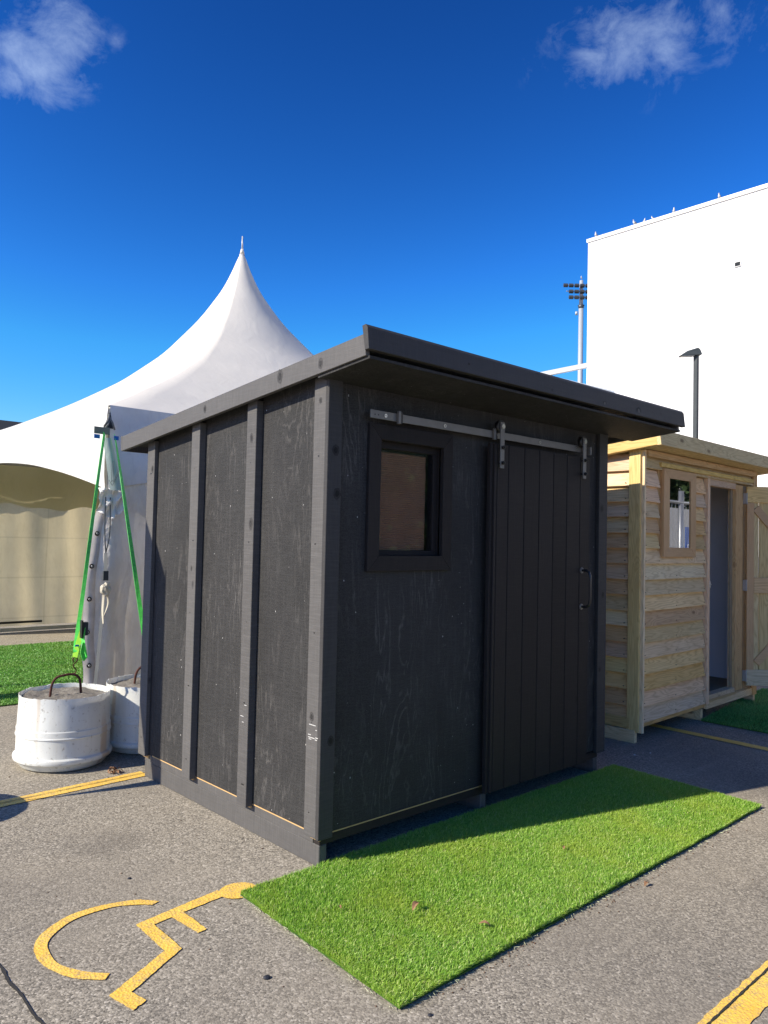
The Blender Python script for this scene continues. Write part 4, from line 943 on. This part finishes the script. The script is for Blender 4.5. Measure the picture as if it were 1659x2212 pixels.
# ------------------------------------------------------------------ things behind the camera, seen only as reflections and shadows, with added blockers
fl_ = thing('feather_flag', 'tall feather flag standing outside the view to the left', 'flag', (-1.8, 2.1, 0))
yz = [(2.085, .80), (2.19, 1.23), (2.33, 1.7), (2.42, 2.1), (2.40, 2.5), (2.33, 2.86), (2.20, 2.68), (2.09, 2.5)]
pd('flag_cloth', [(-1.802, y, z) for y, z in yz]+[(-1.798, y, z) for y, z in yz], [list(range(8)), list(range(15, 7, -1))]+[(i, i+8, (i+1) % 8+8, (i+1) % 8) for i in range(8)], M_BUILD, fl_)
cyl('pole', (-1.8, 2.088, 0), (-1.8, 2.088, 2.55), .006, .005, M_ZINC, fl_); cyl('foot', (-1.8, 2.088, 0), (-1.8, 2.088, .03), .15, .14, M_GREYPOLE, fl_, 20)
fn = thing('wire_fence', 'temporary wire fence facing the sheds, outside the view', 'fence', (10, -3.2, 0))
for x in (9.0, 11.93, 12.02, 14.9): cyl('post', (x, -3.2, 0), (x, -3.2, 2.6), .035, .035, M_ZINC, fn)
cyl('rail', (9, -3.2, 2.38), (15, -3.2, 2.38), .03, .03, M_ZINC, fn); cyl('rail', (9, -3.2, .1), (15, -3.2, .1), .025, .025, M_ZINC, fn)
bm = bmesh.new()
for x in np.arange(9, 15, .16): addcyl(bm, (x, -3.2, .1), (x, -3.2, 2.38), .005, seg=4)
for z in np.arange(.3, 2.3, .4): addcyl(bm, (9, -3.2, z), (15, -3.2, z), .005, seg=4)
frombm('mesh_wire', bm, M_ZINC, fn)['kind'] = 'stuff'
sg = thing('blue_sign', 'blue sign board hung on the wire fence, outside the view', 'sign', (12.2, -3.15, 0))
box('board', 12.07, 12.45, -3.16, -3.15, 1.2, 1.92, simple('sign_blue', (.02, .1, .4), .4), sg, 0)
tx = bpy.data.curves.new('lettering', 'FONT'); tx.body = '03\nSG'; tx.size = .26; tx.extrude = .002; to0 = bpy.data.objects.new('lettering', tx); COL.objects.link(to0); bpy.context.view_layer.update(); me = bpy.data.meshes.new_from_object(to0); bpy.data.objects.remove(to0); to = link('lettering', me, M_BUILD)
to.parent = sg; to.location = (.18, .012, 1.42); to.rotation_euler = (rad(90), 0, rad(180))
vn2 = thing('white_hoarding', 'white hoarding panels behind the wire fence, outside the view', 'hoarding', (13, -6, 0))
box('panel', 8, 28, -6.1, -6, 0, 2.6, simple('hoarding_white', (.5, .5, .49), .6), vn2, 0)
M_TREE = simple('tree_leaves', (.045, .08, .03), .6, 0, .3, .4, 3)
tt = thing('broadleaf_tree', 'dark leafy tree standing behind the hoarding, outside the view', 'tree', (17, -9, 0))
cyl('trunk', (17, -9, 0), (17, -9, 3), .25, .18, wood('red', 'z'), tt)
bm = bmesh.new()
for i in range(9000):
    q = Vector((random.gauss(0, 1), random.gauss(0, 1), random.gauss(0, 1))).normalized()*random.random()**.4
    c_ = Vector((17+q.x*6, -9+q.y*2.2, 5.0+q.z*3.2)); a_ = Vector((random.uniform(-1, 1), random.uniform(-1, 1), random.uniform(-1, 1))).normalized()*.13; b2 = a_.orthogonal().normalized()*.08
    bm.faces.new([bm.verts.new(c_+a_), bm.verts.new(c_+b2), bm.verts.new(c_-a_), bm.verts.new(c_-b2)])
me = bpy.data.meshes.new('crown')
for v in bm.verts: v.co -= ORG
bm.to_mesh(me); bm.free(); link('crown', me, M_TREE, tt)['kind'] = 'stuff'
tt['group'] = 'trees standing behind the hoarding'
for x, y, r_, s_, lab in ((24, -10, 1.2, 1.1, 'second'), (31, -12, 2.3, 1.25, 'third')):
    c_ = tt.copy(); COL.objects.link(c_); c_.location = (x, y, 0); c_.rotation_euler = (0, 0, math.sin(r_)*.3); c_.scale = (s_,)*3; c_['label'] = lab + ' leafy tree of the row behind the hoarding, outside the view'
    for ch in list(tt.children):
        d_ = ch.copy(); COL.objects.link(d_); d_.parent = c_
bn = thing('shadow_banner', 'added cloth banner strung between two posts, outside the view at left', 'shadow_banner', (-3.2, 5.75, 0))  # added strip, there only to cast a dark band on the carpet
grid('shadow_banner_cloth', 30, 4, lambda u, v: (-5+3.6*u, 5.75+.03*math.sin(u*9), 2.7-.75*v+.06*math.sin(u*3.1)), M_VAL, bn)
for x in (-5, -1.4): cyl('post', (x, 5.78, 0), (x, 5.78, 2.75), .025, .025, M_ZINC, bn)

hg_ = thing('blocker_hedge', 'added dark hedge facing the black shed, outside the view', 'blocker_hedge', (0, -8, 0))  # added blocker, darkens what the front window reflects
grid('blocker_foliage', 160, 60, lambda u, v: (4+10*u+.12*noise.noise((u*70, v*14, 1)), -8+.9*v*v-.25*noise.noise((u*60, v*12, 5))-.12*noise.noise((u*190, v*40, 8)), 3.5*v+.25*noise.noise((u*20, v*3, 9))*v), M_TREE, hg_)
# ------------------------------------------------------------------ litter
def leafmesh(name, L, W, curl):
    setorg((0, 0, 0)); n_ = 8; vs = []; fs = []
    for i in range(n_+1):
        u = i/n_; w_ = W*math.sin(math.pi*u)**.8+.0006; z = curl*math.sin(u*3)+.002
        vs += [(L*(u-.5), -w_, z+abs(w_)*.5), (L*(u-.5), 0, z), (L*(u-.5), w_, z+abs(w_)*.5)]
    for i in range(n_):
        for j in range(2): fs.append((3*i+j, 3*i+3+j, 3*i+4+j, 3*i+1+j))
    o = pd(name, vs, fs, M_LEAF); me_ = o.data; bpy.data.objects.remove(o); return me_
lm = leafmesh('dry_leaf', .055, .011, .012)
def leaf_(label, x, y, z, rz, s_, rx=0):
    o = link('fallen_leaf', lm, M_LEAF); o.location = (x, y, z); o.rotation_euler = (rx, random.uniform(-.2, .2), rz); o.scale = (s_,)*3; tag(o, label, 'leaf', 'dry leaves lying about')
leaf_('brown leaf lying near the middle of the near end of the green mat', .02, -.62, .034, .3, 1.1)
leaf_('pale brown leaf near the bottom edge of the green mat', .12, -.90, .032, -.9, .9)
leaf_('small orange leaf on the green mat below the sliding door', 1.02, -.66, .034, .5, .6)
leaf_('brown leaf at the left part of the green mat', -.22, -.42, .034, 1.2, .5)
leaf_('tan leaf on the asphalt just off the long edge of the mat', 1.02, -1.10, .004, .1, .8)
cl_ = thing('leaf_cluster', 'clump of dry twigs and leaves on asphalt beside the shed skid', 'leaf litter', (-.13, 1.97, 0))
for i in range(16):
    o = bpy.data.objects.new('curled_leaf', lm); COL.objects.link(o); o.parent = cl_; o.location = (random.gauss(0, .025), random.gauss(0, .02), random.uniform(.0, .03)); o.rotation_euler = (random.uniform(-1, 1), random.uniform(-1, 1), random.uniform(0, 6)); o.scale = (random.uniform(.5, .9),)*3
def pebble(label, x, y, r, m_):
    setorg((0, 0, 0)); bm = bmesh.new(); bmesh.ops.create_icosphere(bm, subdivisions=2, radius=r)
    for v in bm.verts: v.co = Vector((v.co.x*1.3, v.co.y, v.co.z*.6))*(1+.35*noise.noise(v.co*60))
    o = frombm('pebble', bm, m_); o.location = (x, y, r*.4); tag(o, label, 'pebble', 'small stones lying on the asphalt'); return o
pebble('dark stone on the asphalt between the wheelchair symbol and the mat', -.70, -.60, .011, M_DSTONE)
pebble('small dark stone on the asphalt near the lower edge of the photo', -.42, -1.12, .007, M_DSTONE)
pebble('small dark stone above the wheelchair symbol', -.72, .45, .007, M_DSTONE)
pebble('pale pebble beside the leaf clump near the shed skid', -.20, 1.90, .008, M_STONE)
pebble('pale pebble on shaded asphalt between the mat and pale shed', 2.98, .05, .007, simple('white_chip', (.6, .6, .58), .7))
pebble('second pale pebble on shaded asphalt, nearer the pale shed', 3.12, .0, .006, bpy.data.materials['white_chip'])
gr = thing('loose_gravel', 'scattered bits of grit and bark lying on the asphalt', 'grit', (0, 0, 0)); bm = bmesh.new()
for i in range(420):
    if i < 150: t0 = random.random(); x = -.45+2.9*t0; y = -1.045-abs(random.gauss(0, .03))
    else: x = random.uniform(-1.6, 3.6); y = random.uniform(-1.9, 2.3)
    if -.45 < x < 2.56 and -1.03 < y < 0 or (x > -.05 and y > 0): continue
    r = random.uniform(.0015, .0045); v0 = bmesh.ops.create_icosphere(bm, subdivisions=1, radius=r)['verts']
    for v in v0: v.co = Vector((v.co.x*random.uniform(.7, 1.6), v.co.y, v.co.z*.6))+Vector((x, y, r*.5))
me = bpy.data.meshes.new('grit'); bm.to_mesh(me); bm.free(); o = link('grit', me, simple('grit', (.14, .09, .06), .9, 0, .2, .5, 90), gr); o['kind'] = 'stuff'
for o in [gr]: o['kind'] = 'stuff'

# weeds and gravel at far right behind the pale shed
wd = thing('weed_clump', 'low green weeds and gravel at the right edge behind the pale shed', 'weeds', (6.9, 1.3, 0))
blades('weed_leaves', [(6.3, .9), (7.6, .7), (8.5, 2.2), (6.6, 2.0)], 5000, .09, .012, GM2, wd)
setorg((0, 0, 0))
fk = thing('timber_fence', 'pale timber boundary boards behind the pale shed at right edge', 'fence', (9, 3, 0))
for i in range(30): box('fence_board', 8.0+i*.15, 8.0+i*.15+.145, 2.9, 2.92, 0, 1.2, lz, fk)
